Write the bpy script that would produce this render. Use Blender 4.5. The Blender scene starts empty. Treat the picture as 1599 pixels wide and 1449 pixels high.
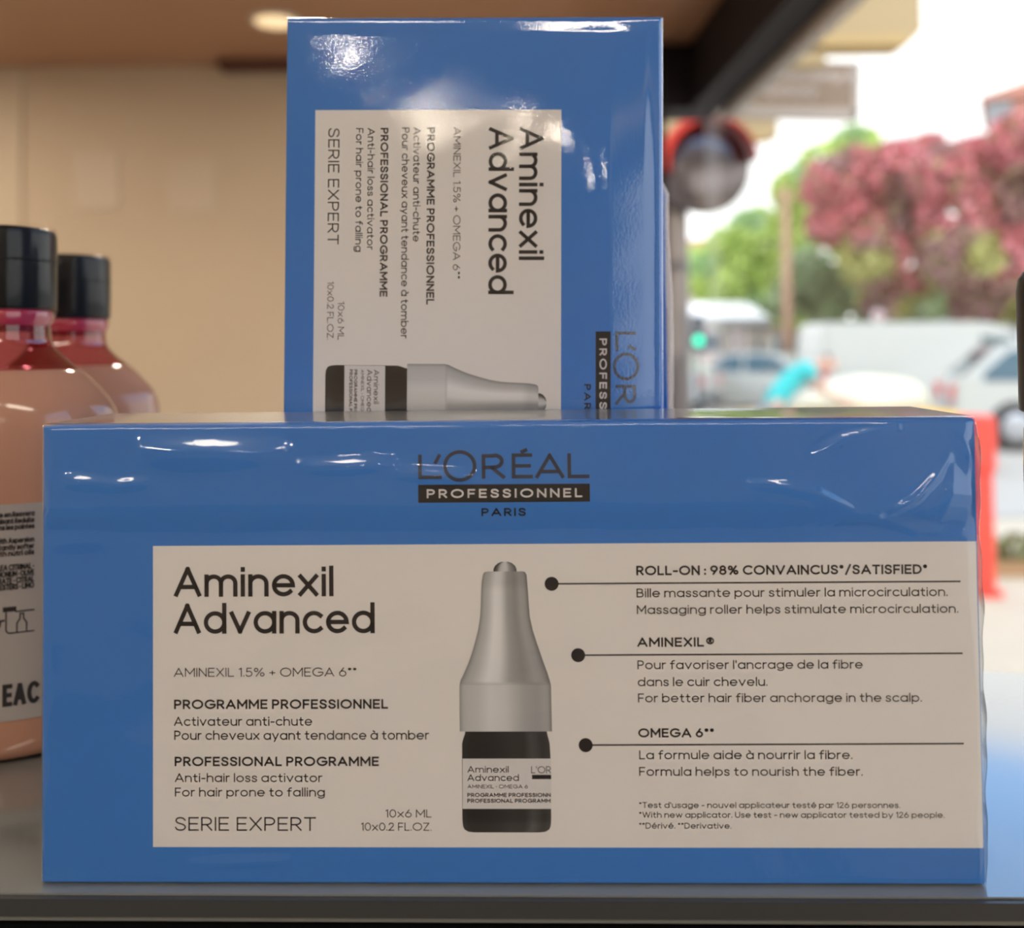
import bpy, bmesh, math, random
import numpy as np
from mathutils import Vector, Matrix

# ------------------------------------------------------------------ camera, world, sun, exposure
scene = bpy.context.scene
COL = scene.collection
PW, PH, FPX = 1599.0, 1449.0, 1470.0
EYE = Vector((0, 0, 1.63))
PITCH, ROLL, HORIZON = 0.0264708, 0.01017672, 545.0
cam_data = bpy.data.cameras.new('camera')
cam = bpy.data.objects.new('camera', cam_data); COL.objects.link(cam)
cam.location = EYE
CAMROT = Matrix.Rotation(math.pi / 2 + PITCH, 3, 'X') @ Matrix.Rotation(-ROLL, 3, 'Z')
cam.rotation_euler = CAMROT.to_euler()
cam_data.sensor_fit = 'HORIZONTAL'; cam_data.sensor_width = 36.0
cam_data.lens = FPX / PW * 36.0
CY = HORIZON - FPX * math.tan(PITCH)
cam_data.shift_y = (CY - PH / 2) / PW
cam_data.clip_start = 0.01; cam_data.clip_end = 400
cam_data.dof.use_dof = True
cam_data.dof.focus_distance = 0.228
cam_data.dof.aperture_fstop = cam_data.lens / 3.8
scene.camera = cam

def ray(px, py):
    return CAMROT @ Vector(((px - 799.5) / FPX, -(py - CY) / FPX, -1.0))
def at(px, py, Y):
    d = ray(px, py); return EYE + d * (Y / d.y)
def on_level(px, py, z):
    d = ray(px, py); return EYE + d * ((z - EYE.z) / d.z)

world = bpy.data.worlds.new('sky'); scene.world = world
world.use_nodes = True
wn = world.node_tree.nodes; wl = world.node_tree.links
wn.clear()
w_out = wn.new('ShaderNodeOutputWorld'); w_bg = wn.new('ShaderNodeBackground')
w_tc = wn.new('ShaderNodeTexCoord'); w_sep = wn.new('ShaderNodeSeparateXYZ'); w_rmp = wn.new('ShaderNodeValToRGB')
wl.new(w_tc.outputs['Generated'], w_sep.inputs[0]); wl.new(w_sep.outputs['Z'], w_rmp.inputs[0])
wl.new(w_rmp.outputs[0], w_bg.inputs[0]); wl.new(w_bg.outputs[0], w_out.inputs[0])
r = w_rmp.color_ramp                                  # bright cloud low down, a belt of open blue, cloud again overhead
for pos, c in ((.34, (1, 1, .98)), (.368, (.40, .76, 1.35)), (.60, (.34, .66, 1.2)), (.70, (.80, .82, .82))):
    e = r.elements.new(pos); e.color = (*c, 1)
r.elements[0].color = (1, 1, .98, 1); r.elements[-1].color = (.80, .82, .82, 1)
w_bg.inputs[1].default_value = 2.2

sun_data = bpy.data.lights.new('sun', 'SUN'); sun = bpy.data.objects.new('sun', sun_data); COL.objects.link(sun)
sun_data.energy = 3.0; sun_data.angle = math.radians(0.6); sun_data.color = (1.0, 0.95, 0.86)
sun.rotation_euler = Vector((0.10, 0.66, -0.75)).to_track_quat('-Z', 'Y').to_euler()
sun.location = (-3, -14, 20)

scene.view_settings.view_transform = 'Standard'
scene.view_settings.look = 'None'
scene.view_settings.gamma = 1.0
scene.view_settings.use_curve_mapping = False
scene.view_settings.exposure = 0.0
LAMP = 290.0

# ------------------------------------------------------------------ helpers
def mat(name, color, rough=0.6, metal=0.0, spec=0.5, coat=0.0, emit=None, estr=0.0, noise=None, bump=None, attr=None):
    m = bpy.data.materials.new(name); m.use_nodes = True
    nt = m.node_tree; b = nt.nodes['Principled BSDF']
    b.inputs['Base Color'].default_value = (*color, 1); b.inputs['Roughness'].default_value = rough
    b.inputs['Metallic'].default_value = metal; b.inputs['Specular IOR Level'].default_value = spec
    b.inputs['Coat Weight'].default_value = coat; b.inputs['Coat Roughness'].default_value = 0.05
    if emit: b.inputs['Emission Color'].default_value = (*emit, 1); b.inputs['Emission Strength'].default_value = estr
    if attr:
        a = nt.nodes.new('ShaderNodeAttribute'); a.attribute_name = attr
        nt.links.new(a.outputs['Color'], b.inputs['Base Color'])
    if noise:
        sc, amt, stretch = noise
        tc = nt.nodes.new('ShaderNodeTexCoord'); mp = nt.nodes.new('ShaderNodeMapping'); mp.inputs['Scale'].default_value = stretch
        n = nt.nodes.new('ShaderNodeTexNoise'); n.inputs['Scale'].default_value = sc; n.inputs['Detail'].default_value = 4
        mx = nt.nodes.new('ShaderNodeMix'); mx.data_type = 'RGBA'
        mx.inputs[6].default_value = (*[max(0, c * (1 - amt)) for c in color], 1)
        mx.inputs[7].default_value = (*[min(1, c * (1 + amt)) for c in color], 1)
        nt.links.new(tc.outputs['Object'], mp.inputs[0]); nt.links.new(mp.outputs[0], n.inputs['Vector'])
        nt.links.new(n.outputs[0], mx.inputs[0]); nt.links.new(mx.outputs[2], b.inputs['Base Color'])
    if bump:
        sc, st, dist = bump
        tc = nt.nodes.new('ShaderNodeTexCoord')
        n = nt.nodes.new('ShaderNodeTexNoise'); n.inputs['Scale'].default_value = sc; n.inputs['Detail'].default_value = 3
        bp = nt.nodes.new('ShaderNodeBump'); bp.inputs['Strength'].default_value = st; bp.inputs['Distance'].default_value = dist
        nt.links.new(tc.outputs['Object'], n.inputs['Vector']); nt.links.new(n.outputs[0], bp.inputs['Height'])
        nt.links.new(bp.outputs[0], b.inputs['Normal'])
    return m

def clear_mat(name, tint=(1, 1, 1), rough=0.05, ior=1.5, gain=1.0, bump=None, haze=0.0):
    """a thin clear sheet: light goes straight through, the rest mirrors by Fresnel"""
    m = bpy.data.materials.new(name); m.use_nodes = True
    nt = m.node_tree; nt.nodes.clear()
    out = nt.nodes.new('ShaderNodeOutputMaterial'); mix = nt.nodes.new('ShaderNodeMixShader')
    tr = nt.nodes.new('ShaderNodeBsdfTransparent'); tr.inputs[0].default_value = (*tint, 1)
    gl = nt.nodes.new('ShaderNodeBsdfGlossy'); gl.inputs['Roughness'].default_value = rough
    hz = nt.nodes.new('ShaderNodeBsdfGlossy'); hz.inputs['Roughness'].default_value = .34; hm = nt.nodes.new('ShaderNodeMixShader'); hm.inputs[0].default_value = haze
    nt.links.new(gl.outputs[0], hm.inputs[1]); nt.links.new(hz.outputs[0], hm.inputs[2])
    fr = nt.nodes.new('ShaderNodeFresnel'); fr.inputs[0].default_value = ior
    mu = nt.nodes.new('ShaderNodeMath'); mu.operation = 'MULTIPLY'; mu.use_clamp = True; mu.inputs[1].default_value = gain
    ge = nt.nodes.new('ShaderNodeNewGeometry'); io = nt.nodes.new('ShaderNodeMapRange')      # same mirror strength from both sides of the sheet
    io.inputs[3].default_value = ior; io.inputs[4].default_value = 1 / ior
    nt.links.new(ge.outputs['Backfacing'], io.inputs[0]); nt.links.new(io.outputs[0], fr.inputs[0])
    nt.links.new(fr.outputs[0], mu.inputs[0]); nt.links.new(mu.outputs[0], mix.inputs[0])
    nt.links.new(tr.outputs[0], mix.inputs[1]); nt.links.new(hm.outputs[0], mix.inputs[2]); nt.links.new(mix.outputs[0], out.inputs[0])
    if bump:
        sc, st, dist = bump
        tc = nt.nodes.new('ShaderNodeTexCoord'); n = nt.nodes.new('ShaderNodeTexNoise')
        n.inputs['Scale'].default_value = sc; n.inputs['Detail'].default_value = 2
        bp = nt.nodes.new('ShaderNodeBump'); bp.inputs['Strength'].default_value = st; bp.inputs['Distance'].default_value = dist
        nt.links.new(tc.outputs['Object'], n.inputs['Vector']); nt.links.new(n.outputs[0], bp.inputs['Height'])
        nt.links.new(bp.outputs[0], gl.inputs['Normal'])
    return m

def link(name, me, m=None, parent=None, smooth=False):
    o = bpy.data.objects.new(name, me); COL.objects.link(o)
    if m: me.materials.append(m)
    if parent: o.parent = parent
    if smooth:
        me.polygons.foreach_set('use_smooth', [True] * len(me.polygons))
    return o
def obj(name, bm, m=None, parent=None, smooth=False):
    me = bpy.data.meshes.new(name); bm.to_mesh(me); bm.free()
    return link(name, me, m, parent, smooth)
def pydata(name, v, f, m=None, parent=None, smooth=False):
    me = bpy.data.meshes.new(name); me.from_pydata([tuple(p) for p in v], [], f); me.update()
    return link(name, me, m, parent, smooth)
def thing(name, label, cat, loc=(0, 0, 0), rot=(0, 0, 0), group=None):
    o = bpy.data.objects.new(name, None); COL.objects.link(o); o.empty_display_size = 0.05
    o.location = loc; o.rotation_euler = rot
    return tag(o, label, cat, group)
def tag(o, label, cat, group=None):
    o['label'] = label; o['category'] = cat
    if group: o['group'] = group
    return o
def struct(o): o['kind'] = 'structure'; return o

def box(bm, x0, x1, y0, y1, z0, z1, bevel=0.0, seg=2, M=None):
    vs = [bm.verts.new((x, y, z)) for x in (x0, x1) for y in (y0, y1) for z in (z0, z1)]
    q = [(0, 1, 3, 2), (4, 6, 7, 5), (0, 4, 5, 1), (2, 3, 7, 6), (0, 2, 6, 4), (1, 5, 7, 3)]
    fs = [bm.faces.new([vs[i] for i in f]) for f in q]
    if bevel > 0:
        es = list({e for f in fs for e in f.edges})
        g = bmesh.ops.bevel(bm, geom=es, offset=bevel, segments=seg, profile=0.5, affect='EDGES')
        vs = list({v for f in g['faces'] for v in f.verts} | {v for v in vs if v.is_valid})
    if M is not None: bmesh.ops.transform(bm, matrix=M, verts=[v for v in vs if v.is_valid])
    return bm
def boxobj(name, dims, m, parent=None, bevel=0.0, seg=2, M=None, smooth=False):
    bm = bmesh.new(); box(bm, *dims, bevel=bevel, seg=seg, M=M); return obj(name, bm, m, parent, smooth)
def lathe(bm, prof, n=48, ry=None, cap=True, M=None):
    """prof: (radius, z); ry: function of radius giving the depth radius"""
    ry = ry or (lambda q: q); rings = []
    for (q, z) in prof:
        rings.append([bm.verts.new((q * math.cos(2 * math.pi * k / n), ry(q) * math.sin(2 * math.pi * k / n), z)) for k in range(n)])
    for a, b in zip(rings, rings[1:]):
        for k in range(n): bm.faces.new((a[k], a[(k + 1) % n], b[(k + 1) % n], b[k]))
    if cap: bm.faces.new(rings[0][::-1]); bm.faces.new(rings[-1])
    if M is not None: bmesh.ops.transform(bm, matrix=M, verts=[v for g in rings for v in g])
    return bm
def tube(bm, a, b, r0, r1=None, n=16):
    a, b = Vector(a), Vector(b); r1 = r0 if r1 is None else r1
    q = (b - a).to_track_quat('Z', 'Y').to_matrix().to_4x4()
    return lathe(bm, [(r0, 0), (r1, (b - a).length)], n, M=Matrix.Translation(a) @ q)
def prism(bm, poly, y0, y1):
    """poly of (x, z), extruded along y"""
    a = [bm.verts.new((x, y0, z)) for x, z in poly]; b = [bm.verts.new((x, y1, z)) for x, z in poly]
    n = len(poly); bm.faces.new(a); bm.faces.new(b[::-1])
    for k in range(n): bm.faces.new((a[k], b[k], b[(k + 1) % n], a[(k + 1) % n]))
    bmesh.ops.recalc_face_normals(bm, faces=bm.faces[:]); return bm

# ------------------------------------------------------------------ a drawn geometric alphabet (strokes)
def arc(cx, cy, rx, ry, a0, a1, n=None):
    n = n or max(6, int(abs(a1 - a0) / 15))
    return [(cx + rx * math.cos(math.radians(a0 + (a1 - a0) * k / n)), cy + ry * math.sin(math.radians(a0 + (a1 - a0) * k / n))) for k in range(n + 1)]
def smoothed(p, n=5):
    out = []
    for i in range(len(p) - 1):
        p0, p1, p2, p3 = p[max(i - 1, 0)], p[i], p[i + 1], p[min(i + 2, len(p) - 1)]
        for k in range(n):
            t = k / n
            out.append(tuple(0.5 * (2 * b + (c - a) * t + (2 * a - 5 * b + 4 * c - d) * t * t + (3 * b - a - 3 * c + d) * t ** 3) for a, b, c, d in zip(p0, p1, p2, p3)))
    return out + [p[-1]]
X = 0.70; AS = 1.02; DS = -0.27
BOWL = arc(.32, X / 2, .32, X / 2, 0, 360, 28)
def ess(w, h):
    p = [(.44, .56), (.36, .66), (.22, .70), (.07, .66), (.02, .53), (.09, .42), (.22, .365), (.37, .30), (.45, .18), (.38, .04), (.22, 0), (.07, .035), (0, .15)]
    return smoothed([(x / .45 * w, y / .70 * h) for x, y in p])
STAR = lambda cx, cy, q: [[(cx, cy - q), (cx, cy + q)], [(cx - q * .87, cy - q / 2), (cx + q * .87, cy + q / 2)], [(cx - q * .87, cy + q / 2), (cx + q * .87, cy - q / 2)]]
G = {
 'a': (.64, [BOWL, [(.64, 0), (.64, X)]]), 'b': (.64, [BOWL, [(0, 0), (0, AS)]]), 'c': (.55, [arc(.32, X / 2, .32, X / 2, 44, 316)]),
 'd': (.64, [BOWL, [(.64, 0), (.64, AS)]]), 'e': (.64, [[(.02, .35)] + [(.64, .35)] + arc(.32, X / 2, .32, X / 2, 0, 318)[1:]]),
 'f': (.36, [arc(.34, .82, .20, .20, 80, 180) + [(.14, 0)], [(0, .66), (.34, .66)]]),
 'g': (.64, [BOWL, [(.64, X)] + [(.64, 0)] + arc(.33, -.02, .31, .25, 0, -150)]), 'h': (.55, [[(0, 0), (0, AS)], [(0, .3)] + arc(.275, .42, .275, .28, 180, 0) + [(.55, 0)]]),
 'i': (.0, [[(0, 0), (0, X)], [(0, .965), (0, .985)]]), 'l': (.0, [[(0, 0), (0, AS)]]),
 'm': (.98, [[(0, 0), (0, X)], [(0, .3)] + arc(.245, .44, .245, .26, 180, 0) + [(.49, 0)], [(.49, .3)] + arc(.735, .44, .245, .26, 180, 0) + [(.98, 0)]]),
 'n': (.55, [[(0, 0), (0, X)], [(0, .3)] + arc(.275, .42, .275, .28, 180, 0) + [(.55, 0)]]), 'o': (.64, [BOWL]), 'p': (.64, [BOWL, [(0, DS), (0, X)]]),
 'r': (.27, [[(0, 0), (0, X)], [(0, .3)] + arc(.24, .42, .24, .28, 180, 80)]), 's': (.42, [ess(.42, X)]),
 't': (.36, [[(.14, .92), (.14, .18)] + arc(.32, .18, .18, .18, 180, 280), [(0, .66), (.34, .66)]]),
 'u': (.55, [[(0, X), (0, .28)] + arc(.275, .28, .275, .28, 180, 360) + [(.55, X)], [(.55, X), (.55, 0)]]),
 'v': (.58, [[(0, X), (.29, 0), (.58, X)]]), 'w': (.86, [[(0, X), (.22, 0), (.43, X), (.64, 0), (.86, X)]]), 'x': (.54, [[(0, 0), (.54, X)], [(0, X), (.54, 0)]]),
 'y': (.58, [[(0, X), (.29, 0)], [(.58, X), (.18, DS)]]), 'à': (.64, [BOWL, [(.64, 0), (.64, X)], [(.22, 1.02), (.38, .88)]]),
 'é': (.64, [[(.02, .35), (.64, .35)] + arc(.32, X / 2, .32, X / 2, 0, 318)[1:], [(.26, .88), (.42, 1.02)]]),
 'A': (.78, [[(0, 0), (.39, 1), (.78, 0)], [(.14, .30), (.64, .30)]]),
 'B': (.58, [[(.30, .52), (0, .52), (0, 1), (.30, 1)] + arc(.30, .76, .22, .24, 80, -90), [(0, .52), (0, 0), (.33, 0)] + arc(.33, .26, .25, .26, -80, 90)]),
 'C': (.76, [arc(.46, .5, .46, .5, 48, 312)]), 'D': (.68, [[(.26, 0), (0, 0), (0, 1), (.26, 1)] + arc(.26, .5, .42, .5, 80, -90)]),
 'E': (.50, [[(.50, 1), (0, 1), (0, 0), (.50, 0)], [(0, .51), (.45, .51)]]), 'F': (.48, [[(.48, 1), (0, 1), (0, 0)], [(0, .48), (.43, .48)]]),
 'G': (.86, [arc(.46, .5, .46, .5, 45, 345) + [(.88, .47), (.50, .47)]]), 'I': (.0, [[(0, 0), (0, 1)]]), 'L': (.45, [[(0, 1), (0, 0), (.45, 0)]]),
 'M': (.80, [[(0, 0), (0, 1), (.40, .30), (.80, 1), (.80, 0)]]), 'N': (.62, [[(0, 0), (0, 1), (.62, 0), (.62, 1)]]), 'O': (.92, [arc(.46, .5, .46, .5, 0, 360, 32)]),
 'P': (.53, [[(0, 0), (0, 1), (.27, 1)] + arc(.27, .72, .26, .28, 80, -90) + [(0, .44)]]), 'R': (.55, [[(0, 0), (0, 1), (.27, 1)] + arc(.27, .72, .26, .28, 80, -90) + [(0, .44)], [(.26, .44), (.55, 0)]]),
 'S': (.54, [ess(.54, 1.0)]), 'T': (.58, [[(0, 1), (.58, 1)], [(.29, 1), (.29, 0)]]), 'U': (.62, [[(0, 1), (0, .31)] + arc(.31, .31, .31, .31, 180, 360) + [(.62, 1)]]),
 'V': (.74, [[(0, 1), (.37, 0), (.74, 1)]]), 'W': (1.08, [[(0, 1), (.28, 0), (.54, 1), (.80, 0), (1.08, 1)]]), 'X': (.62, [[(0, 0), (.62, 1)], [(0, 1), (.62, 0)]]),
 'Y': (.66, [[(0, 1), (.33, .48), (.66, 1)], [(.33, .48), (.33, 0)]]), 'Z': (.56, [[(0, 1), (.56, 1), (0, 0), (.56, 0)]]),
 '0': (.58, [arc(.29, .5, .29, .5, 0, 360, 28)]), '1': (.18, [[(0, .87), (.18, 1), (.18, 0)]]),
 '2': (.52, [smoothed([(.02, .76), (.10, .94), (.26, 1), (.43, .93), (.49, .75), (.42, .56), (.22, .27), (0, 0)]) + [(.52, 0)]]),
 '5': (.52, [[(.46, 1), (.09, 1), (.05, .55)] + smoothed([(.05, .55), (.25, .62), (.43, .55), (.52, .33), (.43, .08), (.24, 0), (.07, .05), (0, .16)])]),
 '6': (.56, [arc(.28, .31, .28, .31, 0, 360, 24), [(.03, .43), (.36, 1)]]), '9': (.56, [arc(.28, .69, .28, .31, 0, 360, 24), [(.53, .57), (.20, 0)]]),
 '8': (.54, [arc(.27, .76, .22, .24, 0, 360, 20), arc(.27, .27, .27, .27, 0, 360, 22)]),
 '%': (.86, [arc(.16, .78, .16, .20, 0, 360, 16), arc(.70, .22, .16, .20, 0, 360, 16), [(.16, 0), (.70, 1)]]),
 '+': (.44, [[(0, .42), (.44, .42)], [(.22, .20), (.22, .64)]]), '*': (.24, STAR(.12, .86, .12)), '/': (.42, [[(0, -.1), (.42, 1.1)]]),
 '-': (.30, [[(0, .40), (.30, .40)]]), ':': (.0, [[(0, .02), (0, .04)], [(0, .56), (0, .58)]]), '.': (.0, [[(0, .02), (0, .04)]]), "'": (.0, [[(0, .78), (0, 1)]]),
 '•': (.10, [arc(.05, .42, .05, .05, 0, 360, 10)]),
 '®': (1.0, [arc(.5, .5, .5, .5, 0, 360, 28), [(.36, .22), (.36, .78), (.52, .78)] + arc(.52, .64, .13, .14, 80, -90, 8) + [(.36, .50)], [(.50, .50), (.66, .22)]]),
}
WEIGHT = {'l': .106, 'r': .130, 'm': .146, 'b': .195}

def stroke(V, F, pts, w, place):
    """a ribbon of width w along pts (mitred), placed by place(x, y)"""
    closed = len(pts) > 3 and math.dist(pts[0], pts[-1]) < 1e-6
    P = [pts[0]]
    for p in pts[1:]:
        if math.dist(p, P[-1]) > 1e-6: P.append(p)
    if closed: P = P[:-1] if math.dist(P[0], P[-1]) < 1e-6 else P
    n = len(P)
    if n < 2: return
    if not closed:                         # sharp corners are drawn as two separate strokes
        for i in range(1, n - 1):
            ax, ay, bx, by = P[i][0] - P[i - 1][0], P[i][1] - P[i - 1][1], P[i + 1][0] - P[i][0], P[i + 1][1] - P[i][1]
            if (ax * bx + ay * by) / math.hypot(ax, ay) / math.hypot(bx, by) < -.3:
                stroke(V, F, P[:i + 1], w, place); stroke(V, F, P[i:], w, place); return
    if not closed:
        def ext(a, b):
            dx, dy = a[0] - b[0], a[1] - b[1]; L = math.hypot(dx, dy); k = w / 2 / L
            if min(abs(dx), abs(dy)) > .12 * L: k *= 0.85
            return (a[0] + dx * k, a[1] + dy * k)
        P[0], P[-1] = ext(P[0], P[1]), ext(P[-1], P[-2])
    b0 = len(V)
    for i in range(n):
        pr = P[i - 1] if (i > 0 or closed) else None; nx = P[(i + 1) % n] if (i < n - 1 or closed) else None
        d1 = None if pr is None else (P[i][0] - pr[0], P[i][1] - pr[1]); d2 = None if nx is None else (nx[0] - P[i][0], nx[1] - P[i][1])
        d1 = d1 or d2; d2 = d2 or d1
        l1, l2 = math.hypot(*d1), math.hypot(*d2)
        n1, n2 = (-d1[1] / l1, d1[0] / l1), (-d2[1] / l2, d2[0] / l2)
        mx, my = n1[0] + n2[0], n1[1] + n2[1]; q = max(mx * mx + my * my, .9)
        mx, my = mx * 2 / q * w / 2, my * 2 / q * w / 2
        V.append(place(P[i][0] + mx, P[i][1] + my)); V.append(place(P[i][0] - mx, P[i][1] - my))
    for i in range(n if closed else n - 1):
        a, b = b0 + 2 * i, b0 + 2 * ((i + 1) % n); F.append((a, a + 1, b + 1, b))
def write(V, F, text, wt, u0, u1, v, cap, place, track=.11, fit=True):
    w = WEIGHT[wt] if isinstance(wt, str) else wt
    x = 0; items = []
    for ch in text:
        if ch == ' ': x += .30; continue
        gw, st = G[ch]; items.append((x, st)); x += gw + w + track
    total = x - track
    sx = (u1 - u0) / (total * cap) if fit else 1.0
    for gx, st in items:
        for pl in st:
            q = [((gx + w / 2 + px) * sx, py * (1 - w) + w / 2) for px, py in pl]
            stroke(V, F, q, w, lambda a, b: place(u0 + a * cap, v + b * cap))
    return sx

# ------------------------------------------------------------------ printed artwork of the cartons, in millimetres on the front face
TEXT = [
    ('Aminexil', 'm', 30.18, 66.31, 63.70, 6.74),
    ('Advanced', 'm', 30.16, 75.56, 55.43, 6.79),
    ('AMINEXIL 1.5% + OMEGA 6**', 'l', 30.08, 71.45, 45.84, 2.00),
    ('PROGRAMME PROFESSIONNEL', 'b', 30.13, 78.45, 38.65, 2.13),
    ('Activateur anti-chute', 'r', 30.12, 61.36, 34.92, 2.03),
    ('Pour cheveux ayant tendance à tomber', 'r', 30.19, 87.58, 31.80, 2.06),
    ('PROFESSIONAL PROGRAMME', 'b', 30.25, 76.33, 25.97, 2.10),
    ('Anti-hair loss activator', 'r', 30.31, 63.58, 22.44, 1.96),
    ('For hair prone to falling', 'r', 30.31, 64.14, 19.24, 1.98),
    ('SERIE EXPERT', 'l', 30.29, 62.15, 11.67, 3.04),
    ('10x6 ML', 'l', 77.67, 88.06, 14.64, 1.76),
    ('10x0.2 FL.OZ.', 'l', 72.20, 87.96, 11.73, 1.76),
    ('ROLL-ON : 98% CONVAINCUS*/SATISFIED*', 'b', 134.26, 198.72, 68.03, 2.13),
    ('Bille massante pour stimuler la microcirculation.', 'r', 134.26, 203.05, 63.14, 1.97),
    ('Massaging roller helps stimulate microcirculation.', 'r', 134.27, 205.29, 59.44, 1.97),
    ('AMINEXIL', 'b', 134.23, 149.11, 52.19, 2.07),
    ('®', 'b', 149.61, 151.32, 52.67, 1.63),
    ("Pour favoriser l'ancrage de la fibre", 'r', 134.23, 184.07, 47.25, 1.96),
    ('dans le cuir chevelu.', 'r', 134.24, 163.00, 43.50, 1.96),
    ('For better hair fiber anchorage in the scalp.', 'r', 134.26, 196.88, 39.94, 1.96),
    ('OMEGA 6**', 'b', 134.21, 151.04, 32.23, 2.01),
    ('La formule aide à nourrir la fibre.', 'r', 134.35, 181.39, 27.42, 1.95),
    ('Formula helps to nourish the fiber.', 'r', 134.29, 183.57, 23.78, 1.95),
    ("*Test d'usage - nouvel applicateur testé par 126 personnes.", 'r', 134.19, 191.64, 16.75, 1.29),
    ('*With new applicator. Use test - new applicator tested by 126 people.', 'r', 134.15, 201.27, 14.62, 1.29),
    ('**Dérivé. **Derivative.', 'r', 134.12, 154.50, 12.23, 1.29),
]
BOTTLE_TEXT = [
    ('Aminexil', 'r', 96.10, 105.32, 24.54, 1.44),
    ('Advanced', 'r', 96.08, 107.58, 22.70, 1.47),
    ('AMINEXIL • OMEGA 6', 'r', 96.06, 109.56, 21.07, 0.82),
    ('PROGRAMME PROFESSIONN', 'b', 96.04, 114.60, 19.18, 0.87),
    ('PROFESSIONAL PROGRAMM', 'b', 96.03, 114.58, 17.91, 0.87),
    ("L'OR", 'l', 110.32, 114.74, 24.39, 1.55),
]
LOGO_TEXT = [
    ('PROFESSIONNEL', 'b', 87.42, 122.49, 85.50, 2.01),
    ('PARIS', 'b', 99.73, 109.80, 81.40, 1.80),
]
CW, CH, CD = 210.0, 102.37, 36.0          # carton: width, height, depth in mm
MM = 0.001
SHELF = EYE.z - 0.1191485

M = {}
M['carton_blue'] = mat('carton_blue', (.036, .19, .58), rough=.45, spec=.3)
M['carton_white'] = mat('carton_white', (.745, .715, .69), rough=.5, spec=.3)
M['ink'] = mat('ink', (.015, .013, .016), rough=.5, spec=.3)
M['bar_ink'] = mat('bar_ink', (.008, .009, .013), rough=.5, spec=.3)
M['logo_ink'] = mat('logo_ink', (.035, .045, .075), rough=.5, spec=.3)
M['print_white'] = mat('print_white', (.66, .64, .64), rough=.5)
M['print_silver'] = mat('print_silver', (.4, .4, .4), rough=.55, spec=.2, attr='tone')
M['print_glass'] = mat('print_glass', (.02, .02, .02), rough=.55, spec=.2, attr='tone')

def on_face(e):                            # carton-local coordinates, base centre of the front at the origin
    return lambda u, v: ((u - CW / 2) * MM, -e * MM, v * MM)

def lettering(name, rows, m, parent, e, track=.11):
    V, F = [], []
    for (t, w, u0, u1, v, cap) in rows:
        write(V, F, t, w, u0, u1, v, cap, on_face(e), track)
    return pydata(name, V, F, m, parent)

def toned(name, rows, cols, tone, parent, m, e):
    """artwork drawn as a strip of rows (v, left u, right u); tone(s, k) gives its printed grey"""
    V, F, T = [], [], []
    pl = on_face(e)
    for k, (v, a, b) in enumerate(rows):
        for j in range(cols + 1):
            s = j / cols; V.append(pl(a + (b - a) * s, v)); T.append(tone(s, k))
    for k in range(len(rows) - 1):
        for j in range(cols):
            q = k * (cols + 1) + j; F.append((q, q + cols + 1, q + cols + 2, q + 1))
    o = pydata(name, V, F, m, parent)
    ca = o.data.color_attributes.new('tone', 'FLOAT_COLOR', 'POINT')
    ca.data.foreach_set('color', np.array([(*((t,) * 3 if not isinstance(t, tuple) else t), 1) for t in T], dtype=np.float32).ravel())
    return o

def interp(x, tab):
    for (a, fa), (b, fb) in zip(tab, tab[1:]):
        if x <= b: return fa + (fb - fa) * (x - a) / (b - a)
    return tab[-1][1]

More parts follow.
